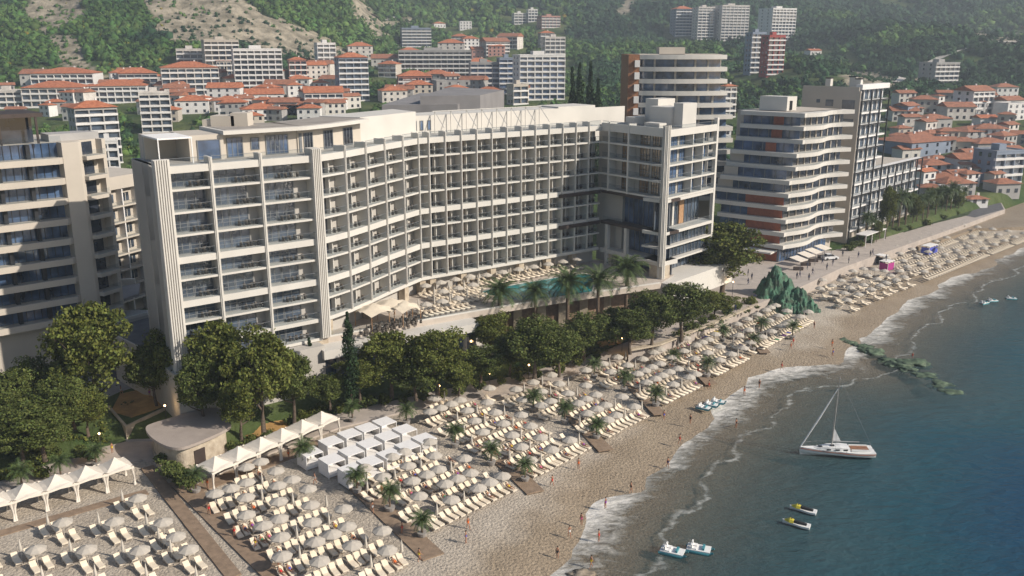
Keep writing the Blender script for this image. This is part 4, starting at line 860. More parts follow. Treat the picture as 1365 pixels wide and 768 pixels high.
TOWN = [
 ('house','white villa with a broad orange hip roof, topmost house under the green slope',41,128,90,121,'plaster_white','hip',10),
 ('house','white house with a red pointed hip roof directly below the broad roofed villa',29,115,108,144,'dirty_white','hip',12),
 ('house','white flat sided house with orange roof beside the brown arcaded apartment block',120,200,106,139,'plaster_white','hip',18),
 ('house','dark fronted house with orange roof between the villa and the red roofed flats',157,215,90,121,'plaster_grey','hip',15),
 ('apartment_building','grey apartment block with many balconies under a thin red roof',213,300,82,129,'dirty_white','hip',22),
 ('apartment_building','low pale block peeping out above the red roofed flats',234,276,66,88,'dirty_white','flat',20),
 ('apartment_building','tall unfinished looking beige concrete block beside the dark banded one',272,326,54,104,'plaster_beige','flat',25),
 ('apartment_building','round cornered block with dark glass bands and white balconies on the hillside',310,384,66,122,'plaster_white','flat',20),
 ('apartment_building','narrow brown and pink block right of the dark banded building',385,412,76,110,'pink','hip',20),
 ('apartment_building','slim white tower standing highest at the slope foot above the pink block',422,452,58,98,'plaster_white','flat',25),
 ('house','small white house with red roof below the slim white tower',404,440,82,106,'dirty_white','gable',20),
 ('apartment_building','pale blue sided apartment block with a red roof beside the cypresses',450,497,70,136,'bluegrey','hip',22),
 ('house','cream house with orange roof above the pale blue sided block',462,500,56,78,'dirty_white','hip',18),
 ('house','white house with brown red roof in front of the grey balcony block',276,322,110,139,'plaster_white','gable',14),
 ('house','sprawling low house under a faded orange roof behind the hotel plant rooms',232,281,127,153,'plaster_white','hip',10),
 ('house','small pale house with a light red roof behind the white block',214,243,118,133,'dirty_white','gable',12),
 ('house','small house with red roof and dark windows right of the faded orange roof',285,322,128,150,'plaster_white','hip',12),
 ('house','wide white house with dull red roof left of the small dark trees',325,383,118,143,'plaster_white','gable',16),
 ('house','narrow house with red roof between the small dark trees',383,407,110,136,'plaster_white','hip',14),
 ('house','low red roofed house highest of the row under the slim tower',416,454,105,119,'dirty_white','hip',14),
 ('house','long white house with pinkish roof stepping down beside the cypresses',404,462,115,150,'plaster_white','gable',24),
 ('house','house with orange roof right behind the hotel roof edge',320,376,138,162,'plaster_white','hip',12),
 ('house','white house at the frame edge above the steel roofed tower',-12,32,121,146,'dirty_white','flat',10),
 ('apartment_building','large grey gabled block with orange roof and arcaded balconies behind the hotel gable',104,170,134,222,'plaster_grey','hip',38),
 ('apartment_building','white block with stacked rounded balconies, tall and narrow beside the grey gabled block',188,233,124,178,'dirty_white','flat',20),
 ('apartment_building','small bright white block with four windows below the grey gabled block',134,163,188,240,'plaster_white','flat',20),
 ('apartment_building','grey blue block of stacked balconies on the hill above the dark terraces',534,578,38,68,'bluegrey','flat',12),
 ('house','tiny house with orange roof highest of the central hillside',577,596,29,38,'plaster_white','hip',8),
 ('house','tiny white house beside the tiny orange roofed one on the central hillside',612,630,29,40,'plaster_white','flat',8),
 ('house','white house with red hip roof above the pink roofed row',616,641,48,66,'plaster_white','hip',8),
 ('house','white house with orange roof directly right of the grey blue block',583,620,52,72,'dirty_white','hip',10),
 ('house','house with red roof below the red hip roof, above the dark terraces',628,652,62,79,'pink','gable',10),
 ('house','house with pink walls at the end of the row above the blue glass building',650,674,58,76,'pink','hip',10),
 ('apartment_building','long dark terraced building with stacked grey balcony decks',529,632,68,104,'concrete','flat',6,'darkglass'),
 ('house','pink house with a square tower front below the dark terraced building',529,579,94,126,'pink','hip',20),
 ('house','white house with brown roof tucked beside the pink house',577,606,96,112,'dirty_white','gable',14),
 ('house','low building with balconies in front of the dark terraced one',578,633,108,128,'concrete','flat',12,'darkglass'),
 ('house','small house with red hip roof right behind the hotel penthouse',506,547,115,137,'dirty_white','hip',10),
 ('office_building','modern building with blue glass bands beside the ribbed grey block',626,668,84,126,'concrete','flat',8,'blueglass'),
 ('office_building','ribbed blue grey block rising behind the hotel pergola',664,690,78,126,'bluegrey','flat',14,'blueglass'),
 ('apartment_building','white stepped apartment block with blue balconies in the centre of the town',688,758,74,134,'plaster_white','flat',12,'blueglass'),
 ('apartment_building','white frame building topping the white stepped block',724,756,50,84,'dirty_white','flat',14),
 ('house','brown round fronted annex above the hotel pergola',680,709,113,140,'plaster_beige','flat',20),
 ('apartment_building','white hillside block, first of the small row high on the slope',684,703,18,34,'plaster_white','flat',14),
 ('apartment_building','white hillside block with the highest roof of the small row on the slope',703,718,13,30,'plaster_white','flat',14),
 ('apartment_building','pinkish hillside block closing the small row high on the slope',719,750,22,42,'pink','flat',18),
 ('apartment_building','bluish apartment block with a red roof high above the rounded tower',897,926,8,52,'bluegrey','hip',16),
 ('apartment_building','white framed apartment block next to the red roofed one above the rounded tower',926,954,10,56,'dirty_white','flat',16),
 ('apartment_building','broad grey and white block closing the trio above the rounded tower',955,1002,8,56,'dirty_white','flat',16),
 ('apartment_building','tall white hillside block with stacked balconies above the red one',1019,1067,12,60,'plaster_white','flat',24),
 ('apartment_building','pale blue tall block leaning on the red walled block',996,1022,44,98,'bluegrey','flat',20),
 ('apartment_building','red walled block with white balcony stack on the hillside',1018,1048,48,100,'redwall','flat',20),
 ('house','small white house with orange roof alone among the hillside trees',1077,1098,65,74,'plaster_white','gable',10),
 ('apartment_building','grey concrete tower alone at the foot of the far forest',1236,1284,84,120,'concrete','flat',20),
 ('apartment_building','narrow white block with a red roof between the rounded and the wavy building',962,983,112,158,'dirty_white','hip',20),
 ('house','low red roof behind the wavy building',955,975,170,190,'plaster_white','hip',10),
 ('house','white gabled house nearest to the black framed building',1198,1234,136,162,'bluegrey','gable',30),
 ('house','red roofed white house below the grey concrete tower',1244,1271,124,144,'plaster_white','hip',18),
 ('apartment_building','white three storey gabled block below the concrete tower',1283,1334,114,154,'plaster_white','gable',26),
 ('house','flat roofed white house at the frame edge below the forest',1334,1372,138,162,'plaster_white','flat',14),
 ('house','low white house with red roof in front of the three storey gabled block',1227,1276,152,172,'plaster_grey','hip',12),
 ('house','small house with red gable roof beside the tree in the far town',1304,1331,153,170,'plaster_white','gable',12),
 ('house','wide grey house with brown red roof in the middle of the far town',1275,1343,168,190,'plaster_grey','hip',14,None,'tile_dull'),
 ('house','broad shaded house with a long red roof above the low annex',1190,1292,179,210,'bluegrey','hip',16,None,'tile_dull'),
 ('house','dark house with brown roof in the far town at the frame edge',1297,1356,184,206,'plaster_grey','hip',12,None,'tile_dull'),
 ('house','white house with bright red roof beside the low annex',1229,1271,213,237,'plaster_white','hip',12),
 ('house','white house with dull red roof and long balcony in the far town',1273,1322,204,234,'plaster_white','gable',14,None,'tile_dull'),
 ('apartment_building','tall pale blue grey house at the frame edge above the shore',1312,1372,201,246,'bluegrey','flat',20),
 ('house','house with red roof and white gable near the beachfront restaurants',1253,1305,236,264,'plaster_grey','hip',12,None,'tile_dull'),
 ('house','orange roofed house beside the tip of the promenade trees',1222,1252,224,254,'plaster_white','gable',30),
 ('house','white restaurant house with an orange canopy roof next to the car park',1290,1318,262,280,'plaster_white','hip',10),
 ('house','grey house with red roof last before the frame edge, close to the sand',1322,1362,238,268,'plaster_grey','hip',12,None,'tile_dull'),
 ('house','low white beach restaurant with flat roof',1258,1290,250,270,'plaster_white','flat',10),
]
for t in TOWN:
    kw = {}
    if len(t) > 9 and t[9]: kw['glassm'] = {'darkglass':'glass_dark','blueglass':'glass_blue'}[t[9]]
    if len(t) > 10: kw['rm'] = t[10]
    if 'dark banded' in t[1] or 'dark glass bands' in t[1]: kw['glassm'] = 'glass_dark'
    if t[2] > 1180 and len(t[1])%3: kw['rm'] = 'tile_dull'
    block(t[0], t[1], *t[2:6], wall=t[6], roof=t[7], yaw=t[8]+((len(t[1])*7)%23-9 if t[0] == 'house' else 0), group='town buildings', **kw)
# filler houses seen as bits of roof between the others
fill = [(60,152),(96,158),(252,116),(300,100),(348,148),(392,150),(430,128),(470,142),(360,104),(1215,172),(1246,190),(1330,222),(1300,150),(1214,210),(1345,196),(1260,200),(640,92),(664,70),(598,84),(704,122),(730,60),(1350,178),(1232,148),(20,160),(130,128),(228,142),(262,108),(300,132),(338,168),(366,158),(412,160),(445,150),(398,128),(425,100),(352,130),(10,132),(76,112),(515,88),(548,84),(676,62),(612,60),(1225,196),(1262,190),(1290,238),(1216,236),(1300,214),(1340,170),(1312,140),(1255,222),(1330,248),(1240,262),(1280,158),(1205,186),(1362,190),(1318,186),(170,108),(205,112),(222,128),(180,122),(245,140),(268,146),(290,146),(312,152),(330,146),(352,150),(378,150),(396,146),(418,140),(436,142),(454,134),(470,116),(440,118),(400,116),(352,116),(318,116),(208,150),(222,160),(60,132),(90,140),(1206,160),(1222,156),(1240,178),(1286,200),(1310,226),(1296,246),(1268,246),(1222,244),(1350,212),(1344,236),(1260,140),(1342,128),(1352,150),(1196,196),(1236,228),(560,128),(604,116),(650,130)]+[(48+i*23+(i*13)%9, 112+(i*37)%46) for i in range(18)]+[(1208+i*17+(i*7)%8, 142+(i*53)%110) for i in range(9)]+[(516+i*16, 100+(i*29)%36) for i in range(12)]
place = ['beside the hotel roof','under the green slope','among the white blocks']
for i, (x, y) in enumerate(fill):
    wd = 22+(i*7)%20
    block('house', f"{['small','narrow','squat','plain'][i%4]} {['white','cream','grey'][i%3]} house with a {['red tile','dull tile'][i%2]} roof, {ordn(i+1)} of the infill houses", x-wd/2, x+wd/2, y-15-(i*5)%8, y+4, wall=[['plaster_white','dirty_white'],['plaster_light','plaster_beige'],['plaster_grey','concrete']][i%3][(i//3)%2], roof=['hip','gable'][i%2], yaw=-25+(i*17)%60, rm=['tile','tile_dull'][(i%2) or x > 1180], group='infill houses')
# roads
def road(name, pts, wd):
    g = [G(x,y) for x,y in pts]; L2 = [g[0]]
    for a, b_ in zip(g[:-1], g[1:]):
        for k in range(1, 9): L2.append(a.lerp(b_, k/8))
    V = []; F = []
    for i, p in enumerate(L2):
        d = (L2[min(i+1,len(L2)-1)]-L2[max(i-1,0)]); d.z = 0; d.normalize(); n = Vector((-d.y,d.x,0))*wd/2
        zz = float(terr(p.x,p.y))+1.0
        V += [(p.x+n.x,p.y+n.y,zz+.6),(p.x-n.x,p.y-n.y,zz-.1)]
        if i: F.append((2*i-2,2*i-1,2*i+1,2*i))
    mb = MB(); mb.add(V, F); tag(mb.build(name, [M['kerb']]), kind='structure')
road('road', [(1192,112),(1205,100),(1222,95),(1250,80),(1290,66),(1365,58)], 5); road('road', [(495,22),(525,26),(558,30)], 5); road('road', [(500,60),(520,63),(545,58)], 4)
# ================= hillside woodland =================
def ico_np(sub):
    bm = bmesh.new(); bmesh.ops.create_icosphere(bm, subdivisions=sub, radius=1); V = np.array([v.co[:] for v in bm.verts]); F = np.array([[v.index for v in f.verts] for f in bm.faces]); bm.free(); return V, F
IV, IF = ico_np(1)
protos = []
for k in range(10):
    v = IV.copy(); nzz = fbm(v[:,0]*1.9+k*9, v[:,1]*1.9+v[:,2]*1.7+k*3, 3, k)
    v *= .86*(1+.6*nzz)[:,None]*(1+RNG.uniform(-.2,.2,(len(v),1)))
    q_ = RNG.normal(0,1,(24,3)); q_ /= np.linalg.norm(q_,axis=1)[:,None]; q_ *= RNG.uniform(.7,1.15,(24,1)); t_ = RNG.normal(0,.30,(24,3)); s_ = RNG.normal(0,.30,(24,3)); v = np.concatenate([v, np.stack([q_+t_,q_+s_,q_-t_],1).reshape(-1,3)]); protos.append(v)
IF = np.concatenate([IF, len(IV)+np.arange(72).reshape(-1,3)])
def woods(name, pts, mt):
    """pts: x y z r"""
    VV = []; FF = []; b = 0; pts = np.asarray(pts)
    for i, (x,y,z,r) in enumerate(pts):
        v = protos[i%10]; a = RNG.uniform(0,6.28); c, s = math.cos(a)*r, math.sin(a)*r
        h = r*RNG.uniform(.75,1.15)
        VV.append(np.stack([v[:,0]*c-v[:,1]*s+x, v[:,0]*s+v[:,1]*c+y, v[:,2]*h+z+h*.35],1)); FF.append(IF+b); b += len(v)
    o = npmesh(name, np.concatenate(VV), np.concatenate(FF), M[mt]); return tag(o, kind='stuff')
# sample positions in the view fan
def scatter(n, ymin, ymax):
    u = RNG.uniform(0,1,n); d = ymin*(ymax/ymin)**u; a = np.tan(RNG.uniform(-36,36,n)*math.pi/180); x = d*a; z = terr(x,d); return x, d, z
x, y, z = scatter(100000, 215, 1450)
zc = y*CP+(CH-z)*SP; px = 682.5+FPX*x/zc; py = 384+FPX*((CH-z)*CP-y*SP)/zc
vis = (px > -60)&(px < 1425)&(py > -45)&(py < 320)
bare2 = bare_at(px+fbm(x/25,y/25,3,1)*14, py+fbm(x/25,y/25,3,2)*9)
town = ((py > 84)&(px < 500))|((py > 78)&(px > 500)&(px < 770))|((py > 128)&(px > 1180)&(y > 250))|((py > 95) & (px>940)&(px<1180))
# keep clear around buildings
BL = [(o.location.x,o.location.y) for o in COL.objects if o.type == 'EMPTY' and o.get('category') in ('house','building','hotel') and o.location.y > 150]
bl = np.array(BL); near = np.zeros(len(x), bool)
for i in range(len(bl)):
    dx = x-bl[i,0]; dy = y-bl[i,1]; rr = 9+bl[i,1]*.012; near |= (dx*dx+dy*dy < rr*rr)|((abs(dx-dy*bl[i,0]/max(bl[i,1],1)) < rr*.8)&(dy < 0)&(dy > -rr*2.0))
dens = np.where(bare2, .34, 1.0); dens = np.where(town, .42, dens)
dens *= np.where(fbm(x/45,y/45,3,21) > -.28, 1, .35)
dens = np.where((sdist(x,y,BK) < 20)|((y < 300)&(x > -75)&(x < 135))|((y < 420)&(px > 1180)&(py > 215)), 0, dens)
k = vis&~near&(RNG.uniform(0,1,len(x)) < dens)
x, y, z, px, py, b2, tw = x[k], y[k], z[k], px[k], py[k], bare2[k], town[k]
r = RNG.uniform(1.1,3.3,len(x))*(.55+y/900)*np.where(b2,.42,1)*np.where(tw,.8,1)
r = np.minimum(r, 5.2)
dark = (fbm(x/110,y/110,3,31)+ np.where(px > 780,.25,-.1)+RNG.uniform(-.12,.12,len(x))) > .08
yel = (~dark)&(RNG.uniform(0,1,len(x)) < np.where(px < 260, .07, .02))
pts = np.stack([x,y,z,r],1)
woods('hillside_woodland', pts[~dark&~yel], 'hillbush'); woods('dark_woodland', pts[dark], 'hillbush_dark'); woods('flowering_broom', pts[yel]*np.array([1,1,1,.6]), 'hillbush_yellow')
print('bushes', len(pts))
# ================= trees =================
def leaf_cloud(centers, radii, per, size, flat=.8, seed=0):
    g = np.random.default_rng(seed); V = []
    for c, r_ in zip(centers, radii):
        d = g.normal(0,1,(per,3)); d /= np.linalg.norm(d,axis=1)[:,None]; rr = r_*g.uniform(.55,1.05,(per,1))
        rr = rr*np.where(g.uniform(0,1,(per,1)) < .35, g.uniform(.9,1.5,(per,1)), 1.0)
        p = c+d*rr*np.array([1,1,flat]); t1 = g.normal(0,1,(per,3)); t1 /= np.linalg.norm(t1,axis=1)[:,None]
        t2 = np.cross(t1, d+g.normal(0,.6,(per,3))); t2 /= np.linalg.norm(t2,axis=1)[:,None]+1e-6
        s = size*g.uniform(.6,1.3,(per,1)); V.append(np.stack([p-t1*s-t2*s*.6, p+t1*s-t2*s*.6, p+t1*s*.8+t2*s*.6, p-t1*s*.8+t2*s*.6],1))
    V = np.concatenate(V).reshape(-1,3); F = np.arange(len(V)).reshape(-1,4); return V, F
def make_tree(name, cat, seed, H=12, cr=5, mt='leaf', cz=.62, fl=.85, nc=120, per=120, size=.155):
    g = random.Random(seed); root = thing(name, 'x', cat)
    mb = MB(); pts = [(0,0,-.5)]; 
    for i in range(1,5): pts.append((pts[-1][0]+g.uniform(-.25,.25), pts[-1][1]+g.uniform(-.25,.25), H*.55*i/4))
    mb.tube(pts, [.34,.27,.22,.17,.1], 7)
    limbs = []
    for i in range(9):
        a = i*2.4+g.uniform(-.3,.3); z0_ = H*g.uniform(.22,.5); r_ = cr*g.uniform(.5,.85)
        q = (math.cos(a)*r_, math.sin(a)*r_, z0_+H*g.uniform(.15,.38)); m_ = (q[0]*.45, q[1]*.45, z0_+(q[2]-z0_)*.35)
        mb.tube([(0,0,z0_), m_, q], [.13,.09,.03], 5)
    mb.build('trunk', [M['bark']], root, smooth=True)
    cs = []; rs = []
    gg = np.random.default_rng(seed)
    lop = [gg.uniform(0.62,1.2) for _ in range(8)]; lz = [gg.uniform(.7,1.08) for _ in range(8)]
    while len(cs) < nc:
        p = gg.uniform(-1,1,3)
        rad = np.linalg.norm(p)
        if rad > 1 or rad < .35: continue
        k_ = lop[int((math.atan2(p[1],p[0])+math.pi)/(2*math.pi)*7.99)]
        if p[2] < -.5 and rad > .8: continue
        cs.append(np.array([p[0]*cr*k_*.86, p[1]*cr*k_*.86, H*cz+p[2]*H*(1-cz)*.95*(lz[int((math.atan2(p[0],-p[1])+math.pi)/(2*math.pi)*7.99)] if p[2] > 0 else 1)])); rs.append(gg.uniform(.13,.24)*cr)
    V, F = leaf_cloud(cs, rs, per, size, .75, seed); npmesh('crown', V, F, M[mt], root)
    return root
def make_cypress(seed, H=12, r=1.1):
    root = thing('cypress', 'x', 'tree'); mb = MB(); mb.tube([(0,0,-.5),(0,0,H*.9)], [.18,.03], 6); mb.build('trunk', [M['bark']], root)
    cs = [];rs = []; g = np.random.default_rng(seed)
    for i in range(34):
        t = i/33; w_ = r*(math.sin(min(1,t*2.2+.25)*math.pi/2))*(1-t**2.2)**.8; a = g.uniform(0,6.28); cs.append(np.array([math.cos(a)*w_*.45,math.sin(a)*w_*.45,.6+t*(H-.8)])); rs.append(max(.14,w_*.62))
    V, F = leaf_cloud(cs, rs, 120, .13, 1.5, seed); npmesh('crown', V, F, M['cypress'], root); return root
def frond(V, F, base, a, elev, Ln, droop, wd, n=9, up0=0):
    """one pinnate palm leaf made of many narrow leaflets"""
    d = np.array([math.cos(a), math.sin(a), 0]); sid = np.array([-math.sin(a), math.cos(a), 0]); p = np.array(base, float); e = elev; st = Ln/n
    for i in range(n):
        t = (i+.5)/n; dirv = d*math.cos(e)+np.array([0,0,1])*math.sin(e); q = p+dirv*st
        b = len(V); w0 = .03; V += [p-sid*w0, p+sid*w0, q+sid*w0, q-sid*w0]; F.append((b,b+1,b+2,b+3))
        ll = wd*math.sin(min(1,.25+t*1.1)*math.pi*.86)+.1
        for sgn in (-1,1):
            for h in (.15,.6):
                c = p+dirv*st*h; tip = c+sid*sgn*ll+dirv*ll*.55-np.array([0,0,1])*ll*.42; b = len(V); hw = dirv*st*.17
                V += [c-hw, c+hw, tip+hw*.2, tip-hw*.2]; F.append((b,b+1,b+2,b+3))
        p = q; e -= droop/n*(.5+t)
def make_palm(name, seed, H, nf, Ln, pot=False, tr=.2):
    g = random.Random(seed); root = thing(name, 'x', 'palm tree'); mb = MB(); zt = H
    z0_ = .5 if pot else -.3
    mb.tube([(0,0,z0_),(g.uniform(-.05,.05),0,H*.5),(0,0,H)], [tr*1.15,tr*.9,tr], 8); mb.build('trunk', [M['palmbark']], root)
    if pot:
        m2 = MB(); m2.tube([(0,0,0),(0,0,.35),(0,0,.62),(0,0,.66)], [.42,.55,.62,.62], 14); m2.build('pot', [M['pot']], root, smooth=False)
    V = []; F = []
    for i in range(nf):
        t = i/nf; e = 1.35-1.75*t+g.uniform(-.1,.1); frond(V, F, (0,0,H-.05), i*2.39996+g.uniform(-.15,.15), e, Ln*g.uniform(.85,1.08), 1.15+.5*(1-t), Ln*.2)
    npmesh('crown', np.array(V), np.array(F), M['palm'], root); return root
bigA = [make_tree('broadleaf_tree','tree',s,12,5,m_) for s, m_ in ((11,'leaf'),(12,'leaf'),(13,'leaf_dark'),(14,'leaf_dark'))]
usedp = set()
def put(proto, loc, rz, label, scale, group):
    """the first placement moves the prototype itself"""
    if proto.name not in usedp:
        usedp.add(proto.name); proto.location = loc; proto.rotation_euler.z = rz; proto.scale = scale if hasattr(scale,'__len__') else (scale,)*3
        proto['label'] = label; proto['group'] = group; return proto
    return dup(proto, loc, rz, label, scale, group)
def tree_at(v, x, yb, yt, wpx, label, z=3.1, H=12, cr=5, protos_=None, d=None, group='trees in the hotel garden'):
    b = P(x, yb, z) if d is None else PY(x, yb, d); top = PY(x, yt, b.y).z; zc = b.y*CP+(CH-b.z)*SP
    sw_ = wpx/FPX*zc/2/cr*1.2; sh_ = (top-b.z)/H
    return put((protos_ or bigA)[v], b, (v*1.7+x*.37)%6.28, label, (sw_,sw_,sh_), group)
TR = [(0,132,560,404,104,'tall broad tree before the podium wall, highest below the beige tower'),
 (2,48,560,478,80,'dark tree low in front of the podium wall at the edge of the garden'),(3,12,575,500,70,'dark tree cut by the frame edge beside the podium wall'),
 (2,85,590,505,80,'dark round tree below the tall broad one, above the small palms'),(3,30,620,540,80,'dark low tree above the garden lawn near the frame edge'),(1,118,580,515,56,'small tree next to the narrow garden path'),
 (1,236,548,436,66,'narrow leafy tree at the foot of the hotel gable'),(0,300,562,428,84,'broad tree before the lowest balconies of the hotel front'),(1,352,580,436,92,'big tree whose crown hides the corner of the lower storeys, above the tent row'),
 (2,392,560,468,66,'darker tree beside the small cypress, end of the big garden group'),(0,322,585,505,60,'low leafy tree behind the kiosk roof'),
 (0,522,528,442,78,'tree in front of the spa windows, first after the tall cypress'),(1,583,528,432,82,'tree before the white walkway roof, tallest of the middle group'),(2,555,532,475,70,'low dark tree between the two in front of the walkway roof'),(0,612,530,478,50,'small tree ending the group along the promenade wall'),
 (1,652,480,414,56,'slender tree standing alone with bare trunk below the first tall palm'),(2,712,505,424,84,'wide tree below the second and third tall palms'),(3,680,500,448,50,'small dark tree beside the wide one under the palms'),
 (2,778,478,418,70,'tree under the fourth tall palm above the lit path'),(3,822,455,410,54,'dark tree below the fifth tall palm'),(2,868,462,388,62,'tree in front of the stone corner terrace'),(3,908,452,376,72,'big dark tree at the edge of the seaside plaza'),
 (2,60,612,540,84,'dark low tree above the small palms of the lower garden'),(3,5,600,520,80,'dark low tree at the frame edge above the tents'),(2,100,575,510,70,'dark tree beside the narrow garden path, under the tall broad one'),(2,745,500,440,60,'dark filler tree low between the tall palms\' trunks and promenade'),(0,480,535,478,60,'low tree at the foot of the tall cypress'),(3,640,512,462,56,'low dark tree in the planting above the promenade bend'),(2,840,470,412,60,'dark tree beside the lit garden corner'),(3,210,545,455,60,'dark leafy tree beside the shaded drive by the gable'),(2,272,575,470,66,'dark tree filling the gap below the hotel corner'),(2,440,545,500,50,'small dark tree next to the small cypress'),(1,952,425,386,52,'small spreading tree with a thin trunk on the seaside plaza'),(0,962,392,296,98,'large round tree between the hotel end block and the wavy building')]
for v,x_,yb,yt,wp_,lb in TR: tree_at(v, x_, yb, yt, wp_, lb, z=3.3 if x_ > 820 else 2.6)
cyp = [make_cypress(5,12,1.25), make_cypress(6,12,1.5)]
for i,(x_,yb,yt,wp_,lb) in enumerate(((416,520,450,20,'small slim cypress rising from the garden beside the big tree'),(469,540,416,24,'tall slim cypress in front of the dining canopies'))):
    b = P(x_,yb,3); top = PY(x_,yt,b.y).z; zc = b.y*CP+(CH-b.z)*SP; put(cyp[i], b, 0, lb, (wp_/FPX*zc/2/1.4,)*2+((top-b.z)/12,), 'cypresses')
for i,(x_,yt,d_) in enumerate(((762,90,300),(772,84,300),(786,82,305),(796,104,300))):
    b = PY(x_,150,d_); put(cyp[i%2], (b.x,b.y,float(terr(b.x,b.y))), i, ORD[i+1]+' of the dark cypresses behind the hotel roof, counted from the town side', (2.0,2.0,(PY(x_,yt,d_).z-float(terr(b.x,b.y)))/12), 'cypresses behind the hotel')
for i,(x_,yt,yb) in enumerate(((462,84,118),(472,92,120),(486,96,124),(402,88,104))):
    b = G(x_,yb); put(cyp[i%2], b, i, ORD[i+1]+' of the small dark cypresses beside the blue sided block on the hillside', (1.7,1.7,(PY(x_,yt,b.y).z-b.z)/12), 'cypresses in the town')
for i,(x_,yb,yt,wp_) in enumerate(((1180,318,248,32),(1216,302,256,24),(1237,292,250,26),(1254,286,246,24),(1276,284,254,22),(1168,322,292,18))):
    b = P(x_,yb,3.4); top = PY(x_,yt,b.y).z; zc = b.y*CP+(CH-b.z)*SP
    put(bigA[i%4], b, i*1.3, ordn(i+1)+' leafy tree along the lawns of the far promenade, counted from the wavy building', (wp_/FPX*zc/2/5,)*2+((top-b.z)/12,), 'promenade trees')
pals = [make_palm('palm_tree', 3, 7.2, 44, 3.7, tr=.28), make_palm('palm_tree', 4, 7.2, 40, 3.5, tr=.26)]
for i,(x_,yb,yt) in enumerate(((666,448,388),(713,442,388),(756,440,376),(796,436,372),(834,420,358))):
    b = P(x_,yb,5); top = PY(x_,yt,b.y).z
    put(pals[i%2], b, i*1.1, ORD[i+1]+' of the five tall feathery palms along the pool terrace, counted from the tents', ((top-b.z)/7.2,)*3, 'tall palms at the pool')
for i,(x_,yb,yt) in enumerate(((1152,323,286),(1189,308,262),(1197,306,258),(1229,298,262),(1235,296,258),(1266,286,246),(1272,284,250),(1283,280,250),(1160,322,288),(1172,318,284),(1206,304,262),(1221,300,262),(1246,292,254),(1260,288,252))):
    b = P(x_,yb,3.4); top = PY(x_,yt,b.y).z-1; put(pals[i%2], b, i*1.7, ordn(i+1)+' thin palm on the far promenade lawns, counted from the wavy building', ((top-b.z)/7.2*.62,)*2+((top-b.z)/7.2,), 'promenade palms')
sp = [make_palm('potted_palm', 8, 2.5, 34, 1.9, True, .13), make_palm('potted_palm', 9, 2.7, 30, 1.8, True, .12)]
POT = [(563,716,'near end of the boardwalk, closest to the water of its row of three'),(520,682,'middle one of three beside the boardwalk below the white daybeds'),(476,657,'top one of three beside the boardwalk, next to the white daybeds'),
 (262,657,'between the kiosk and the first tent'),(406,620,'at the corner of the white daybeds below the tents'),(607,596,'dark planter above the second boardwalk'),(655,620,'middle of the second boardwalk'),(700,642,'lower end of the second boardwalk, nearest the open sand'),
 (711,548,'upper end of the third palm row'),(753,564,'middle of the third palm row'),(795,585,'seaward end of the third palm row'),(832,522,'upper palm in the row beyond the pedal boats'),(874,542,'seaward palm in the row behind the pedal boats'),
 (792,504,'alone on the open paving by the promenade edge'),(897,489,'upper palm of the fifth row'),(942,503,'seaward palm of the fifth row'),(963,455,'upper palm of the row before the green rock'),(1003,468,'lower palm of the row before the green rock'),
 (1014,447,'next to the plaza wall, below the green rock'),(1056,452,'last one before the open sand at the green rock'),(542,566,'upper corner of the daybeds beside the promenade'),(470,562,'behind the daybeds beside the promenade'),(30,652,'first of three small palms on the garden edge by the frame'),(82,640,'middle one of three small palms on the garden edge'),(129,622,'third of the small palms on the garden edge, near the lamp')]
for i,(x_,yb,lb) in enumerate(POT): put(sp[i%2], P(x_,yb,1.25 if i > 20 else 1.02), i*2.1, 'potted palm, '+lb, .92+.16*((i*5)%7)/7, 'potted palms on the beach')
# garden shrubs
shp = []
for s in (21,22,23):
    root = thing('shrub','x','shrub'); g = np.random.default_rng(s); cs = [np.array([g.uniform(-.8,.8),g.uniform(-.8,.8),g.uniform(.3,1.0)]) for _ in range(9)]
    V, F = leaf_cloud(cs, [g.uniform(.4,.65) for _ in cs], 70, .14, .8, s); npmesh('foliage', V, F, M[['leaf_light','leaf','leaf_dark'][s-21]], root)
    mb = MB(); mb.tube([(0,0,-.1),(0,0,.6)], .07, 5); mb.build('stem', [M['bark']], root); shp.append(root)
SH = [(430,545),(450,548),(468,540),(490,542),(512,536),(538,536),(562,532),(590,528),(612,524),(640,520),(668,510),(690,506),(716,502),(745,496),(770,486),(795,480),(405,560),(390,566),(360,590),(335,592),(310,598),(215,620),(225,630),(240,642),(250,600),(262,604),(150,575),(130,590),(100,596),(70,610),(40,622),(15,636),(188,540),(172,548),(205,535),(640,500),(660,488),(905,448),(920,440),(935,432),(950,426),(968,418),(985,412),(1000,405),(930,372),(945,368),(960,380),(975,362),(1140,330),(55,634),(110,604),(118,612),(5,600),(25,612),(30,600),(50,606),(75,596),(95,588),(135,578),(20,588),(62,588),(-8,620),(45,580),(1130,334),(1146,328),(1160,324),(1196,310),(1212,306),(1236,300),(1256,292),(1275,286)]
for i,(x_,y_) in enumerate(SH):
    zz = 3.3 if x_ > 890 else 1.6
    lb = f"{['light green','green','dark green'][i%3]} shrub, {ordn(i+1)} along the planted garden edge by the promenade"
    if x_ < 270: lb = f"{['light green','green','dark green'][i%3]} shrub, {ordn(i+1)} of the bushes around kiosk and lower lawn"
    if x_ > 1100: lb = f"{['light green','green','dark green'][i%3]} shrub, {ordn(i+1)} of the bushes on the far promenade lawns"
    elif x_ > 890: lb = f"{['light green','green','dark green'][i%3]} shrub, {ordn(i+1)} of the planted bushes on the seaside plaza"
    put(shp[i%3], P(x_,y_,zz), i, lb, .8+.5*((i*3)%5)/5, 'shrubs')
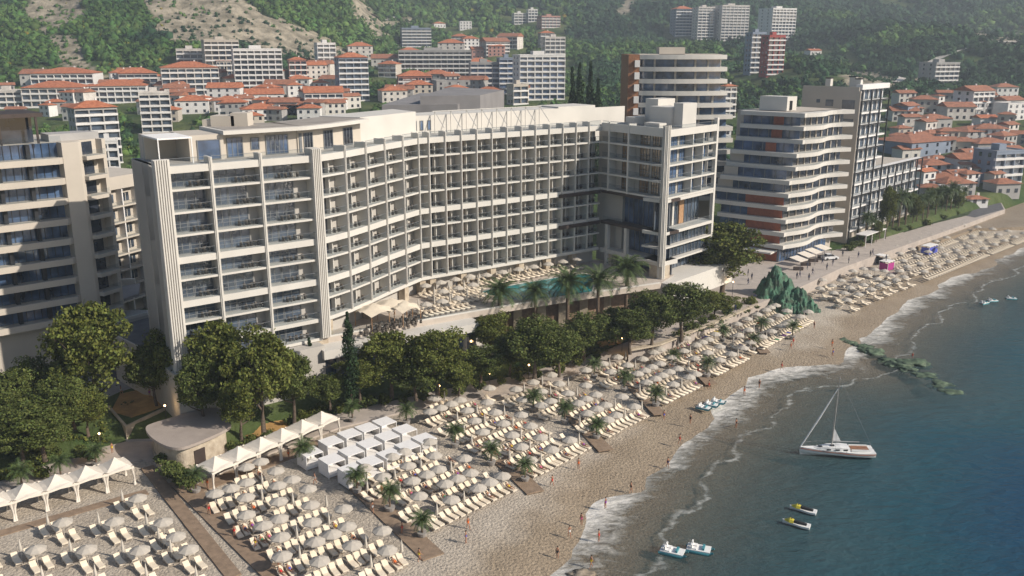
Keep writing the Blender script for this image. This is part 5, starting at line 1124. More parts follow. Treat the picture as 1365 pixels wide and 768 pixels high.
# low ground cover leaves
def cover(polys, z, n, mt, size=.2):
    V = []
    for pl_ in polys:
        xs_ = [p[0] for p in pl_]; ys_ = [p[1] for p in pl_]; qx = RNG.uniform(min(xs_),max(xs_),n); qy = RNG.uniform(min(ys_),max(ys_),n); k_ = in_poly(qx,qy,pl_); cs = [np.array(P(a,b,z)) for a,b in zip(qx[k_],qy[k_])]
        if cs: v, _ = leaf_cloud(cs, [RNG.uniform(.3,.8) for _ in cs], 34, size, .55, 3); V.append(v)
    V = np.concatenate(V); tag(npmesh('ground_cover', V, np.arange(len(V)).reshape(-1,4), M[mt]), kind='stuff')
cover([[(0,600),(100,575),(150,560),(120,540),(40,545),(-40,560)],[(0,636),(100,602),(150,585),(120,556),(40,560),(-40,575)],[(340,590),(440,555),(560,527),(700,499),(690,470),(560,500),(430,520),(390,560)],[(700,498),(800,472),(830,455),(780,440),(690,475)]], 1.7, 420, 'leaf', .16)
cover([[(890,452),(945,430),(1010,403),(1016,408),(948,436),(895,456)],[(215,626),(240,640),(252,652),(262,640),(236,620),(222,612)]], 3.4, 160, 'leaf_light', .14)
# ================= kiosk =================
D('kiosk_roof', (.34,.29,.255), .9, .1, .5, .1, 5)
kq = [P(x,y,4.9) for x,y in ((192,570),(203,564),(284,541),(296,548),(310,563),(304,573),(252,595),(236,598),(220,595),(200,583))]
ks = thing('beach_kiosk', 'rounded beige stone kiosk with an overhanging flat roof beside the boardwalk crossing', 'kiosk', (P(250,600,1.3).x,P(250,600,1.3).y,1.3))
def smoothpoly(pts, it=2):
    pts = [Vector((p[0],p[1])) for p in pts]
    for _ in range(it):
        q = []
        for i in range(len(pts)): a, b_ = pts[i], pts[(i+1)%len(pts)]; q += [a.lerp(b_,.25), a.lerp(b_,.75)]
        pts = q
    return pts
rp2 = smoothpoly(kq); cen = sum(rp2, Vector((0,0)))/len(rp2)
mb = MB(); mb.prism([tuple(p) for p in rp2], 4.55, 4.95, 0); mb.build('roof', [M['kiosk_roof']], ks)
wl = [cen+(p-cen)*.86 for p in rp2]; n_ = len(wl)
mb = MB(); mb.prism([tuple(p) for p in wl], 1.3, 4.55, 0); mb.build('wall', [M['stone']], ks)
ti = max(range(n_), key=lambda i: wl[i].x*.8-wl[i].y*.6); f = Fr(wl[(ti-2)%n_], wl[(ti+2)%n_]);
if f.n.dot(wl[ti]-cen) < 0: f = Fr(wl[(ti+2)%n_], wl[(ti-2)%n_])
mb = MB(); f.box(mb, f.L/2-.8, f.L/2+.8, -1, .2, 1.35, 3.6, 0); mb.build('doorway', [M['darkbrown']], ks)
mb = MB(); ribbon(mb, [tuple(P(x,y,1.3)[:2]) for x,y in ((206,596),(212,620),(236,642),(262,630),(300,612))], 0, .35, 1.2, 2.0, 0); tag(mb.build('planter_wall', [M['stone']]), 'low stone planter wall curving round the front of the kiosk', 'wall')
mb = MB(); ribbon(mb, [tuple(P(x,y,1.4)[:2]) for x,y in ((148,556),(171,583),(205,566),(240,550),(290,530))], 0, .35, 1.3, 3.3, 0); tag(mb.build('garden_wall', [M['stone']]), 'pale stone wall around the lamp lit play area above the kiosk', 'wall')
mb = MB(); mb.prism([tuple(P(x,y,3.3)[:2]) for x,y in ((838,466),(880,458),(945,432),(1010,405),(1011,407),(946,435),(881,461),(838,469))], 3.31, 3.6, 0); tag(mb.build('plaza_kerb', [M['stone']]), 'pale stone edging on top of the curved wall between plaza and beach', 'kerb')
# ================= tents =================
def make_tent():
    root = thing('beach_tent', 'x', 'beach tent'); s = 2.1; mb = MB(); zt = 2.25; vs = []; n = 5
    # sagging pyramid roof with a valance
    prof = [(1,0),(.72,.22),(.45,.5),(.2,.82),(0,1.12)]
    for r_, h in prof[:-1]:
        for a, b_ in ((-1,-1),(0,-1),(1,-1),(1,0),(1,1),(0,1),(-1,1),(-1,0)): vs.append((a*s*r_, b_*s*r_, zt+h*1.0+(0.0 if a and b_ or r_ < 1 else .12)))
    vs.append((0,0,zt+1.12)); fs = []
    for k in range(3):
        for i in range(8): fs.append((k*8+i, k*8+(i+1)%8, (k+1)*8+(i+1)%8, (k+1)*8+i))
    for i in range(8): fs.append((24+i, 24+(i+1)%8, 32))
    mb.add(vs, fs)
    vb = [(v[0]*1.005, v[1]*1.005, zt-.22+(.12 if not (v[0] and v[1]) else 0)) for v in vs[:8]]; mb.add(vs[:8]+vb, [(i,(i+1)%8,8+(i+1)%8,8+i) for i in range(8)])
    mb.build('roof', [M['canvas']], root)
    for a in (-1,1):
        for b_ in (-1,1):
            m2 = MB(); x_, y_ = a*s*.95, b_*s*.95; m2.tube([(x_,y_,0),(x_-a*.02,y_,.9),(x_-a*.08,y_-b_*.08,1.5),(x_-a*.25,y_-b_*.22,2.3)], [.20,.11,.16,.34], 8); m2.build('curtain', [M['canvas']], root, smooth=True)
            m2 = MB(); m2.tube([(x_+a*.05,y_+b_*.05,0),(x_+a*.05,y_+b_*.05,2.25)], .04, 5); m2.build('post', [M['frame_white']], root)
    return root
tent = make_tent()
def tents(p0, p1, n, lab):
    A = P(*p0,1.05); B_ = P(*p1,1.05); d = (B_-A)/n; a = math.atan2(d.y,d.x); sc_ = d.length/4.2; nn = Vector((-math.sin(a),math.cos(a),0))
    for i in range(n): put(tent, A+d*(i+.5)+nn*2.1*sc_*.9, a, f"white beach tent, {ordn(i+1)} {lab}", (sc_,sc_,1.1), 'beach tents')
tents((-70,722),(181,645),6,'from the frame edge in the row by the lower garden')
tents((284,655),(453,578),6,'from the kiosk in the row towards the daybeds')
# ================= daybeds =================
def make_daybed():
    root = thing('daybed', 'x', 'daybed'); a = 1.25; h = 2.0
    mb = MB(); mb.box(-a,a,-a,a,h-.08,h+.02); mb.build('roof', [M['white_fabric']], root)
    for x_ in (-a+.04,a-.04):
        for y_ in (-a+.04,a-.04): m2 = MB(); m2.box(x_-.035,x_+.035,y_-.035,y_+.035,0,h-.081); m2.build('post', [M['white_paint']], root)
    m2 = MB(); m2.box(-a+.08,a-.08,a-.05,a-.02,.1,h-.1); m2.build('back_curtain', [M['white_fabric']], root)
    m2 = MB(); m2.box(-a+.01,-a+.035,-a+.08,a-.08,.1,h-.1); m2.build('side_curtain', [M['white_fabric']], root)
    m2 = MB(); m2.box(-a+.1,a-.1,-a+.1,a-.1,.12,.5); m2.build('mattress', [M['white_fabric']], root)
    return root
db = make_daybed(); k = 0
DBP = [(413,602),(441,588),(466,578),(489,570),(512,562),(442,612),(468,601),(492,591),(516,581),(539,572),(468,625),(493,615),(519,605),(543,594),(565,584)]
for i,(x_,y_) in enumerate(DBP):
    row, pos = i//5, i%5
    put(db, P(x_,y_,3.05)*1.0-Vector((0,0,2.0)), R(42), f"white cube daybed, {ordn(pos+1)} from the tents in the {['back','middle','front'][row]} row of the daybed block", 1.02, 'white cube daybeds')
# ================= loungers and umbrellas =================
def make_lounger():
    root = thing('sun_lounger', 'x', 'sun lounger')   # foot towards +x
    mb = MB(); v = [(-1.0,.50),(-.85,.72),(-.25,.36),(-.05,.32),(1.0,.32)]; w_ = .33; t = .10
    vs = []; 
    for x_, z_ in v: vs += [(x_,-w_,z_),(x_,w_,z_),(x_,w_,z_+t),(x_,-w_,z_+t)]
    vs[0] = (-.93,-w_,.70); vs[1] = (-.93,w_,.70); vs[2] = (-.86,w_,.80); vs[3] = (-.86,-w_,.80)
    prof = [(-.90,.78),(-.30,.36),(-.05,.33),(1.0,.33)]; vs = []
    for i,(x_,z_) in enumerate(prof):
        n_x, n_z = ((-.55,.83) if i == 0 else (-.3,.95) if i == 1 else (0,1)); vs += [(x_,-w_,z_),(x_,w_,z_),(x_-0+n_x*-.0+ .5*t*(.9 if i < 1 else 0),w_,z_+t),(x_+.5*t*(.9 if i < 1 else 0),-w_,z_+t)]
    fs = [(0,1,2,3),(12,15,14,13)]
    for i in range(3): b = 4*i; fs += [(b,b+4,b+5,b+1),(b+1,b+5,b+6,b+2),(b+2,b+6,b+7,b+3),(b+3,b+7,b+4,b)]
    mb.add(vs, fs); mb.build('mattress', [M['cushion']], root)
    m2 = MB(); m2.box(-.62,1.0,-.34,-.29,.24,.31); m2.box(-.62,1.0,.29,.34,.24,.31); m2.box(.94,1.0,-.289,.289,.24,.31); m2.box(-.62,-.56,-.289,.289,.24,.31)
    for x_ in (-.5,.8):
        for y_ in (-.315,.315): m2.box(x_,x_+.06,y_-.024,y_+.024,0,.239)
    m2.build('frame', [M['frame_white']], root)
    return root
def make_umbrella():
    root = thing('sun_umbrella', 'x', 'umbrella'); n = 8; mb = MB(); r = 1.12; zt = 2.45; vs = [(0,0,zt)]
    for rr, dz in ((.5,.17),(1.0,.46)):
        for k in range(n): a = 2*math.pi*k/n; vs.append((r*rr*math.cos(a), r*rr*math.sin(a), zt-dz))
    vs += [(r*math.cos(2*math.pi*k/n), r*math.sin(2*math.pi*k/n), zt-.46-.14) for k in range(n)]
    fs = [(0,1+k,1+(k+1)%n) for k in range(n)]
    for q in (0,1): fs += [(1+q*n+k, 1+(q+1)*n+k, 1+(q+1)*n+(k+1)%n, 1+q*n+(k+1)%n) for k in range(n)]
    mb.add(vs, fs); mb.build('canopy', [M['umb']], root)
    m2 = MB(); m2.tube([(0,0,0),(0,0,zt+.12)], .03, 5); m2.build('pole', [M['frame_white']], root); return root
def make_closed():
    root = thing('closed_umbrella', 'x', 'umbrella'); mb = MB(); mb.tube([(0,0,.95),(0,0,1.0),(0,0,1.5),(0,0,2.3),(0,0,2.42)], [.17,.19,.15,.05,.02], 8); mb.build('canopy', [M['umb_white']], root, smooth=True)
    m2 = MB(); m2.tube([(0,0,0),(0,0,.95)], .03, 5); m2.tube([(0,0,2.42),(0,0,2.5)], .02, 5); m2.build('pole', [M['frame_white']], root); return root
LG, UM, CU = make_lounger(), make_umbrella(), make_closed()
LL = []; UU = []; CC = []      # (loc, rz, block text, row, position)
# sparse grid on the lower terrace
GU = [(47,729),(83,693),(152,692),(183,661),(115,729),(186,730),(217,693),(234,712),(251,729),(78,766),(150,764),(219,763),(287,766),(10,766),(-22,729),(262,762)]
_a = P(75,700,1); _b = P(84.5,710.5,1); a0 = math.atan2(_b.y-_a.y, _b.x-_a.x)
for i,(x_,y_) in enumerate(GU):
    if i in (15,): continue
    U = P(x_, y_, 3.3); U.z = 1.02; d = Vector((math.cos(a0),math.sin(a0),0)); s_ = Vector((-d.y,d.x,0))
    nm = f"the {ordn(i+1)} umbrella of the sparse terrace grid"
    UU.append((U, 0, f"pale open umbrella on the sparse lower terrace grid, {ordn(i+1)} of them"))
    for j,(q,r_) in enumerate(((-.55,.55),(.75,.55))): LL.append((U+d*1.0*r_+s_*q+d*.4, a0, f"cream lounger {['directly','diagonally'][j]} beneath {nm}"))
    b2_ = U-d*.2-s_*2.2*0-Vector((1.0,0,0))*2.0+Vector((0,.9,0))
    for j,q in enumerate((-.65,.65)): LL.append((b2_+s_*q+d*.9*0, a0, f"cream lounger, {['lower','upper'][j]} of the open pair behind {nm}"))
    CC.append((b2_-d*.5, 0, f"slim closed umbrella behind {nm}"))
# main beach: rows parallel to the water line of each block
AREA = [(278,672),(330,640),(372,612),(400,640),(455,650),(500,640),(540,618),(590,596),(580,580),(556,566),(585,545),(640,530),(672,536),(700,524),(790,497),(860,478),(880,464),(950,444),(1010,424),(1050,410),(1092,428),(1000,486),(935,530),(868,562),(795,607),(692,662),(565,722),(520,772),(400,800),(300,700)]
# inner cut where the boardwalk beside the tents runs
BLK = [('block beside lower boardwalks',(430,815),(549,752),11),('block under white daybeds',(567,715),(689,655),8),('block past second boardwalk',(711,640),(789,599),8),
       ('block behind pedal boats',(803,590),(866,556),7),('block by fifth palm row',(882,544),(937,516),6),('small block by open sand',(947,508),(1000,480),5),('block at green rock',(1006,474),(1086,430),4)]
rs_ = random.Random(3); lying = []
for bname, p0, p1, nr in BLK:
    A = P(*p0,1.02); B_ = P(*p1,1.02); d = (B_-A); Ls = d.length; d.normalize(); inl = Vector((-d.y,d.x,0)); az = math.atan2(-inl.y,-inl.x)
    n = int(Ls/1.02)
    for r_ in range(nr):
        pos = 0
        for j in range(n):
            loc = A+d*(j+.5)*Ls/n+inl*(.9+r_*3.55)
            loc += Vector((rs_.uniform(-.12,.12), rs_.uniform(-.12,.12),0))
            q = proj(loc)
            if not in_poly(np.array([q[0]]),np.array([q[1]]),AREA)[0]: continue
            if in_poly(np.array([q[0]]),np.array([q[1]]),[(398,600),(440,650),(480,640),(590,600),(560,560),(500,560)])[0]: continue
            if rs_.random() < .04: continue
            # keep palm planters and boardwalks clear
            if any((P(px_,py_,1.0)-loc).length < 1.25 for px_,py_,_ in POT): continue
            pos += 1
            LL.append((loc.copy(), az+rs_.uniform(-.05,.05)-(.22 if 'lower' in bname else 0), f"cream lounger, {ordn(pos)} along the {ordn(r_+1)} row from the water, {bname}"))
            if rs_.random() < .20: lying.append((loc.copy(), az, bname, r_, pos))
            if j % 2 == 0:
                ul = loc+d*.5-(-inl)*-0+inl*.55
                if (j//2+r_) % 2 == 0 or rs_.random() < .25: UU.append((ul, rs_.uniform(0,1), f"pale open umbrella above the {ordn(pos)} lounger in the {ordn(r_+1)} row, {bname}"))
                elif rs_.random() < .7: CC.append((ul, 0, f"slim closed umbrella at the {ordn(pos)} lounger in the {ordn(r_+1)} row, {bname}"))
# scattered starfish groups past the green rock and the dense far rows
FAR1 = [(x_,y_) for x_,y_ in ((1108,392),(1120,385),(1132,395),(1124,402),(1139,384),(1150,391),(1143,404),(1155,378),(1168,383),(1160,397),(1172,392),(1178,372),(1186,378),(1180,388),(1193,384),(1128,412),(1110,402),(1165,370),(1150,369),(1198,372),(1092,396),(1095,384),(1204,380),(1136,372),(1208,366))]
star = len(LL)
for i,(x_,y_) in enumerate(FAR1):
    c = P(x_,y_,1.02); UU.append((c,i,f"pale open umbrella of the scattered group past the green rock, {ordn(i+1)} counted"))
    for j,a in enumerate((-.5,-1.1,2.2,2.7)): LL.append((c+Vector((math.cos(a),math.sin(a),0))*1.7, a, f"far lounger {i} {j}"))
def rows_far(p0, p1, nr, dr):
    A = P(*p0,1.02); B_ = P(*p1,1.02); d = B_-A; Ls = d.length; d.normalize(); inl = Vector((-d.y,d.x,0)); az = math.atan2(-inl.y,-inl.x); n = int(Ls/1.45)
    for r_ in range(nr):
        for j in range(n):
            loc = A+d*(j+.5)*Ls/n+inl*(r_*dr); q = proj(loc)
            if not in_poly(np.array([q[0]]),np.array([q[1]]),[(1180,356),(1200,330),(1240,322),(1290,302),(1318,300),(1368,318),(1368,330),(1300,352),(1238,376)])[0]: continue
            if rs_.random() < .07: continue
            LL.append((loc, az, 'far lounger')); 
            if j % 5 == 0: UU.append((loc+inl*.6, j, f"pale open umbrella in the dense far rows, {ordn(j//5+1)} along the {ordn(r_+1)} row"))
rows_far((1232,374),(1370,319),8,4.2)
# pool deck
pd = 0
for pl_, n_, m_ in ((((560,398),(632,382)),11,4),(((640,383),(775,358)),20,2),(((560,424),(630,410)),10,2)):
    A = P(*pl_[0],ZD+.02); B_ = P(*pl_[1],ZD+.02); d = B_-A; Ls = d.length; d.normalize(); inl = Vector((-d.y,d.x,0))
    for r_ in range(m_):
        for j in range(n_):
            loc = A+d*(j+.5)*Ls/n_-inl*(r_*2.6 if n_ == 11 else -r_*2.6+ (0)); loc.z = ZD+.02
            q = proj(loc)
            if q[0] > 636 and in_poly(np.array([q[0]]),np.array([q[1]]),pool_px)[0]: continue
            LL.append((loc, math.atan2(-inl.y,-inl.x)+.3, 'pool lounger')); pd += 1
            if j % 3 == 1: (UU if r_ % 2 == 0 else CC).append((loc+inl*.6, j, f"pale {'open' if r_ % 2 == 0 else 'closed'} umbrella, {ordn(j//3+1)} along the {ordn(r_+1)} lounger row {['between hotel and tents','above the pool','at the deck edge'][{11:0,20:1,10:2}[n_]]}"))
def near_first(L_): return sorted(L_, key=lambda t: (t[0]-camo.location).length)
def off_frame(t):
    q = proj(t[0]); return q[0] < -30 or q[0] > 1390 or q[1] > 785
def place_all(L_, proto, lim, group, merged):
    L_ = near_first([t for t in L_ if not off_frame(t)]); 
    for i,t in enumerate(L_[:lim]): put(proto, t[0], t[1], t[2], 1.0 if proto is not LG else (1.0,1.0,1.0), group)
    rest = L_[lim:]
    if rest:
        VS = []; FS = []; MI = []; b = 0; mts = []
        for ch in CH_OF[proto.name]:
            me = ch.data; v = np.array([q.co[:] for q in me.vertices]); me.calc_loop_triangles(); fc = np.array([list(q.vertices) for q in me.loop_triangles]); mts.append(me.materials[0])
            for loc, rz, _ in rest:
                c, s_ = math.cos(rz), math.sin(rz); VS.append(np.stack([v[:,0]*c-v[:,1]*s_+loc.x, v[:,0]*s_+v[:,1]*c+loc.y, v[:,2]+loc.z],1)); FS.append(fc+b); b += len(v); MI += [len(mts)-1]*len(fc)
        o = npmesh(merged, np.concatenate(VS), np.concatenate(FS), mts, midx=np.array(MI)); tag(o, kind='stuff')
    print(proto.name, len(L_))
place_all(LL, LG, 298, 'cream sun loungers', 'distant_loungers')
place_all([t for t in UU if t[2] != 'far umbrella']+[t for t in UU if t[2] == 'far umbrella'], UM, 240, 'open sun umbrellas', 'distant_umbrellas')
place_all(CC, CU, 180, 'closed sun umbrellas', 'distant_closed_umbrellas')
# ================= people =================
def body(name, joints, edges, radii, levels=1):
    me = bpy.data.meshes.new('body'); me.from_pydata(joints, edges, []); o = bpy.data.objects.new('tmp', me); COL.objects.link(o)
    sk = o.modifiers.new('s','SKIN'); sk.use_smooth_shade = True
    for i, r_ in enumerate(radii): me.skin_vertices[0].data[i].radius = (r_, r_) if not hasattr(r_,'__len__') else r_
    me.skin_vertices[0].data[0].use_root = True
    ss = o.modifiers.new('u','SUBSURF'); ss.levels = levels; ss.render_levels = levels
    dg = bpy.context.evaluated_depsgraph_get(); ev = o.evaluated_get(dg); m2 = bpy.data.meshes.new_from_object(ev); m2.name = name
    bpy.data.objects.remove(o); return m2
def figure(pose):
    # pelvis root, chest, neck, head ; arms ; legs.  faces +x, metres
    W_ = pose == 'walk'
    J = [(0,0,.95),(0,0,1.2),(0,0,1.42),(0,0,1.52),(.01,0,1.62),(.015,0,1.72)]; E_ = [(0,1),(1,2),(2,3),(3,4),(4,5)]; Rr = [(.13,.10),(.12,.09),(.13,.09),.05,.085,.07]
    for s_ in (-1,1):
        sw_ = .28*s_ if W_ else .04*s_
        b = len(J); J += [(0,.17*s_,1.40),(-.02-sw_*.25,.22*s_,1.14),(.05-sw_*.9,.23*s_,.92),(.08-sw_*1.1,.23*s_,.84),(.10-sw_*1.2,.23*s_,.77)]; Rr += [.055,.042,.03,.034,.02]; E_ += [(2,b),(b,b+1),(b+1,b+2),(b+2,b+3),(b+3,b+4)]
        b = len(J); J += [(0,.09*s_,.86),(.04+sw_*.5,.10*s_,.5),(-.02+sw_*.9,.10*s_,.09),(.13+sw_*.9,.11*s_,.035)]; Rr += [.085,.06,.04,.035]; E_ += [(0,b),(b,b+1),(b+1,b+2),(b+2,b+3)]
    return J, E_, Rr
def make_person(pose):
    J, E_, Rr = figure(pose)
    if pose == 'lie':
        def f_(p):
            x_, y_, z_ = p
            if z_ >= .9: t = z_-.95; return (-.02-t*.86, y_*1.0, .58+t*.52+x_*.3)     # torso leans on the backrest
            t = .95-z_; return (-.02+t*1.02, y_, .55+(.16*math.sin(min(1,t/.9)*math.pi) if y_ > 0 else .02))
        J = [f_(p) for p in J]
    me = body('body_'+pose, J, E_, Rr, 1)
    root = thing('person', 'x', 'person'); me.materials.append(M['skin']); o = bpy.data.objects.new('body', me); COL.objects.link(o); link_child(o, root)
    def shell(name, idx0, idx1, rr, mt):
        mb = MB(); a = Vector(J[idx0]); b_ = Vector(J[idx1]); mb.tube([a.lerp(b_,t) for t in (-.35,0,.5,1.0)], rr, 10)
        for i in range(len(mb.v)):
            pass
        ob = mb.build(name, [mt], root, smooth=True); return ob
    shell('swimwear', 0, 1, [.13,.155,.15,.13], M['orange']); 
    h = Vector(J[5]); h4 = Vector(J[4]); mb = MB(); dd = (h-h4); mb.tube([h4+dd*.2-Vector((.035,0,0)), h4+dd*.7-Vector((.03,0,0)), h+dd*.35-Vector((.01,0,0)), h+dd*.75], [.085,.105,.09,.03], 10); mb.build('hair', [M['hair']], root, smooth=True)
    # simple face: nose and brow
    mb = MB(); c = (h+h4)/2; 
    if pose != 'lie': mb.add([(c.x+.085,-.012,c.z+.02),(c.x+.085,.012,c.z+.02),(c.x+.105,0,c.z-.015),(c.x+.085,0,c.z-.03)], [(0,1,2),(0,2,3),(1,3,2)]); mb.build('nose', [M['skin']], root)
    return root
pw_, ps_, pl2 = make_person('walk'), make_person('stand'), make_person('lie')
COLR = ['orange','red','blue','black','white','yellow','green','pink cloth','navy','purple']
def person(proto, loc, rz, ci, label, shirt=False, s=1.0):
    o = put(proto, loc, rz, label, s, 'people at the beach')
    for ch in o.children if o.children else []:
        pass
    for ch in CH_OF[o.name] if o.name in CH_OF else []:
        if ch.name.startswith('swimwear'):
            ch.material_slots[0].link = 'OBJECT'; ch.material_slots[0].material = M[COLR[ci%10]]
        if shirt and ch.name.startswith('body'):
            ch.material_slots[0].link = 'OBJECT'; ch.material_slots[0].material = M['navy' if ci%2 else 'black']
    return o
# keep child lists for copies as well
def put(proto, loc, rz, label, scale, group, _o=[None]):
    sc_ = scale if hasattr(scale,'__len__') else (scale,)*3
    if proto.name not in usedp:
        usedp.add(proto.name); o = proto; o.location = loc; o.rotation_euler.z = rz; o.scale = sc_; o['label'] = label; o['group'] = group; return o
    return dup(proto, loc, rz, label, sc_, group)
PEO = [ # x, y(feet), colour, text, z
 (621,724,2,'in blue shorts walking on open sand below the front loungers',1),(736,648,1,'walking past the seaward end of the second boardwalk',1),(771,625,0,'walking close to the front row near the second boardwalk',1),
 (559,748,5,'standing at the seaward corner of the lower lounger block',1),(536,712,1,'in red on the lower boardwalk beside the last potted palm',1),(624,705,0,'standing at the front row under the daybeds block',1),
 (743,745,3,'wading at the water edge, lowest in the surf',.2),(788,757,5,'wading beside the dark rock at the bottom',0),(798,722,1,'in red standing in the foam',.1),(759,717,4,'in the foam above the lowest wader',.4),(775,700,7,'small figure where the foam begins',.5),
 (841,657,3,'in black wading between the foam and the sandbar',.1),(807,678,9,'at the foam edge above the red wader',.3),(890,624,8,'in dark swimwear at the top of the straight surf',.2),(920,565,3,'in black on sand below the pedal boats',.9),(906,592,1,'walking on the wet sand towards the pedal boats',.6),
 (981,571,3,'standing in the water off the surf',-.1),(992,527,0,'at the surf right of the pedal boats',.3),(1012,517,3,'in dark clothes in the surf before the yacht',.2),(1042,493,1,'first of the two at the sandbar corner',.5),
 (1110,475,2,'in blue beside the weed covered rocks',.6),(1109,463,0,'on dry sand above the one in blue near the rocks',1),(1085,438,3,'in black at the end of the last lounger row',1),(1054,466,0,'in orange next to the last palm',1),(1057,460,1,'slightly behind the one in orange at the last palm',1),
 (840,450,3,'near the rounded promenade corner',3.3),(861,472,0,'on the promenade below the lit garden spot',1.3),(822,497,1,'in red walking down from the promenade',1.1),
 (313,716,1,'in red, first along the lower boardwalk',1.1),(341,732,5,'second along the lower boardwalk',1.1),(371,757,0,'third and nearest along the lower boardwalk',1.1),(279,686,1,'in red where the boardwalks meet the loungers',1.1),(277,651,0,'beside the first tent near the kiosk',1.1),
 (255,614,3,'in black standing at the kiosk doorway',1.3),(150,604,5,'in yellow jacket on the garden path',1.4),(182,571,3,'in black at the kiosk corner on the shaded path',1.4),(385,612,0,'in orange between the tents and daybeds',1.1),(420,645,4,'in white beside the daybed block corner',1.1),
 (509,660,0,'in orange next to the middle palm of the lower row',1.1),(497,684,4,'in white crossing the lower boardwalk',1.1),(552,600,1,'at the corner daybed',1.1),(162,527,4,'in pale clothes in the shaded play area',3.2),(200,530,9,'further along in the shaded play area',3.2),
 (635,470,3,'in dark clothes under the slender tree',3.3),(876,517,0,'in orange among the loungers of the palm row behind the boats',1),(945,519,1,'at the front of the small lounger block',1),(930,500,1,'between loungers before the pedal boats',1),(885,560,2,'crouching near the front row before the pedal boats',1)]
for i,(x_,y_,c,tx,z_) in enumerate(PEO): person(pw_ if i % 2 else ps_, P(x_,y_,z_+.02), i*2.3, c, 'person '+tx, s=.9)
PL = [(997,378),(1002,371),(1013,388),(1031,380),(1006,400),(997,366),(980,414),(1062,370),(1066,368),(1078,372),(1083,364),(1102,358),(1110,352),(1131,349),(1144,342),(1160,340),(1163,338),(1181,346),(1096,350),(1123,340),(1076,356)]
for i,(x_,y_) in enumerate(PL): person(ps_ if i % 2 else pw_, P(x_,y_+2,3.33), i*1.9, 3+(i%2)*5, f"person in dark clothes on the seaside promenade, {ordn(i+1)} counted towards the far lawns", True, .95)
for i,(loc, az, bn, r_, pos) in enumerate(lying[80:130]):
    tw = thing('beach_towel', f"{COLR[i*3%10].replace(' cloth','')} towel spread on the {ordn(pos)} lounger of the {ordn(r_+1)} row, {bn}", 'towel', loc, 'towels on loungers', rz=az)
    mb = MB(); mb.box(-.15,.75,-.30,.30,.432,.45); o = mb.build('towel_cloth', [M[COLR[i*3%10]]], None); o.parent = tw
for i,(loc, az, bn, r_, pos) in enumerate(lying[:80]):
    person(pl2, loc+Vector((0,0,.0)), az, i, f"person lying on the {ordn(pos)} lounger of the {ordn(r_+1)} row, {bn}", s=.92)
# ================= boats =================
def hull(mb, L_, W_, Hh, m=0, stations=9, bow=.0, deck=True, z0=-.15, mdeck=1):
    vs = []; prof = []
    for i in range(stations):
        t = i/(stations-1); x_ = -L_/2+L_*t; w_ = W_/2*(math.sin(min(1,(1-t)*1.25+.02)*math.pi/2))**.8*(.78+.22*math.sin(math.pi*min(1,t*1.6+.2))) ; w_ = max(w_, .03)
        sh_ = Hh*(1+.22*(t-.35)**2*2); prof.append((x_, w_, sh_))
        vs += [(x_,-w_,z0+sh_),(x_,-w_*.92,z0+sh_*.45),(x_*.97,0,z0-.05),(x_,w_*.92,z0+sh_*.45),(x_,w_,z0+sh_)]
    fs = []
    for i in range(stations-1):
        for j in range(4): b = i*5+j; fs.append((b,b+5,b+6,b+1))
    fs.append((0,1,2,3,4)); mb.add(vs, fs, m)
    if deck:
        for i in range(stations-1):
            a = i*5; b = a+5; mb.add([vs[a],vs[b],vs[b+4],vs[a+4]], [(0,1,2,3)], mdeck)
    return prof
yc = P(1114,607,0); yt = thing('sailing_yacht', 'white sailing yacht with bare mast and furled sail lying off the beach', 'yacht', yc, rz=0)
yt2 = R(176)
def ybuild(mb, name, mts, sm=False):
    o = mb.build(name, mts, None, smooth=sm); o.parent = yt; CH_OF.setdefault(yt.name, []).append(o); return o
yt.rotation_euler.z = yt2
YL = 10.0
mb = MB(); hull(mb, YL, 2.9, 1.05, 0, 13, z0=-.05); ybuild(mb, 'hull', [M['boat_hull'], M['white_paint']])
mb = MB(); hull(mb, YL*1.004, 2.93, .96, 0, 13, deck=False, z0=-.05); 
mb2 = MB()
for s_ in (-1,1):
    pts_ = []
    for i in range(13):
        t = i/12; x_ = -YL/2+YL*t; w_ = 1.45*(math.sin(min(1,(1-t)*1.25+.02)*math.pi/2))**.8*(.78+.22*math.sin(math.pi*min(1,t*1.6+.2))); pts_.append((x_, s_*(max(w_,.03)+.02), .78+1.05*.22*(t-.35)**2*2))
    mb2.tube(pts_, .05, 5)
ybuild(mb2, 'stripe', [M['redwood']])
mb = MB(); vs = [];
for x_, w_, h_ in ((-1.6,.95,.42),(-.4,1.0,.5),(1.2,.85,.42),(2.6,.5,.22),(3.4,.15,.03)): vs += [(x_,-w_,1.0),(x_,-w_*.85,1.0+h_),(x_,w_*.85,1.0+h_),(x_,w_,1.0)]
mb.add(vs, [(i*4+j, i*4+4+j, i*4+5+j, i*4+1+j) for i in range(4) for j in range(3)]+[(0,1,2,3)]); ybuild(mb, 'cabin', [M['white_paint']])
for x_ in (-1.0,.1,1.3):
    for s_ in (-1,1): mb = MB(); mb.box(x_-.28,x_+.28,s_*.93-.03,s_*.93+.03,1.13,1.32); ybuild(mb, 'porthole', [M['dark']])
for x_ in (.6,2.2): mb = MB(); mb.box(x_-.25,x_+.25,-.25,.25,1.38 if x_ < 1 else 1.20,1.55 if x_ < 1 else 1.33); ybuild(mb, 'hatch', [M['dark']])
mb = MB(); mb.box(-4.3,-1.9,-.75,.75,1.06,1.16); mb.box(-4.35,-1.85,-.95,-.76,1.06,1.3,1); mb.box(-4.35,-1.85,.76,.95,1.06,1.3,1); ybuild(mb, 'cockpit', [M['wood'], M['white_paint']])
mb = MB(); mb.tube([(.7,0,1.0),(.6,0,6),(.5,0,11.6)], [.10,.09,.06], 8); ybuild(mb, 'mast', [M['mastmetal']])
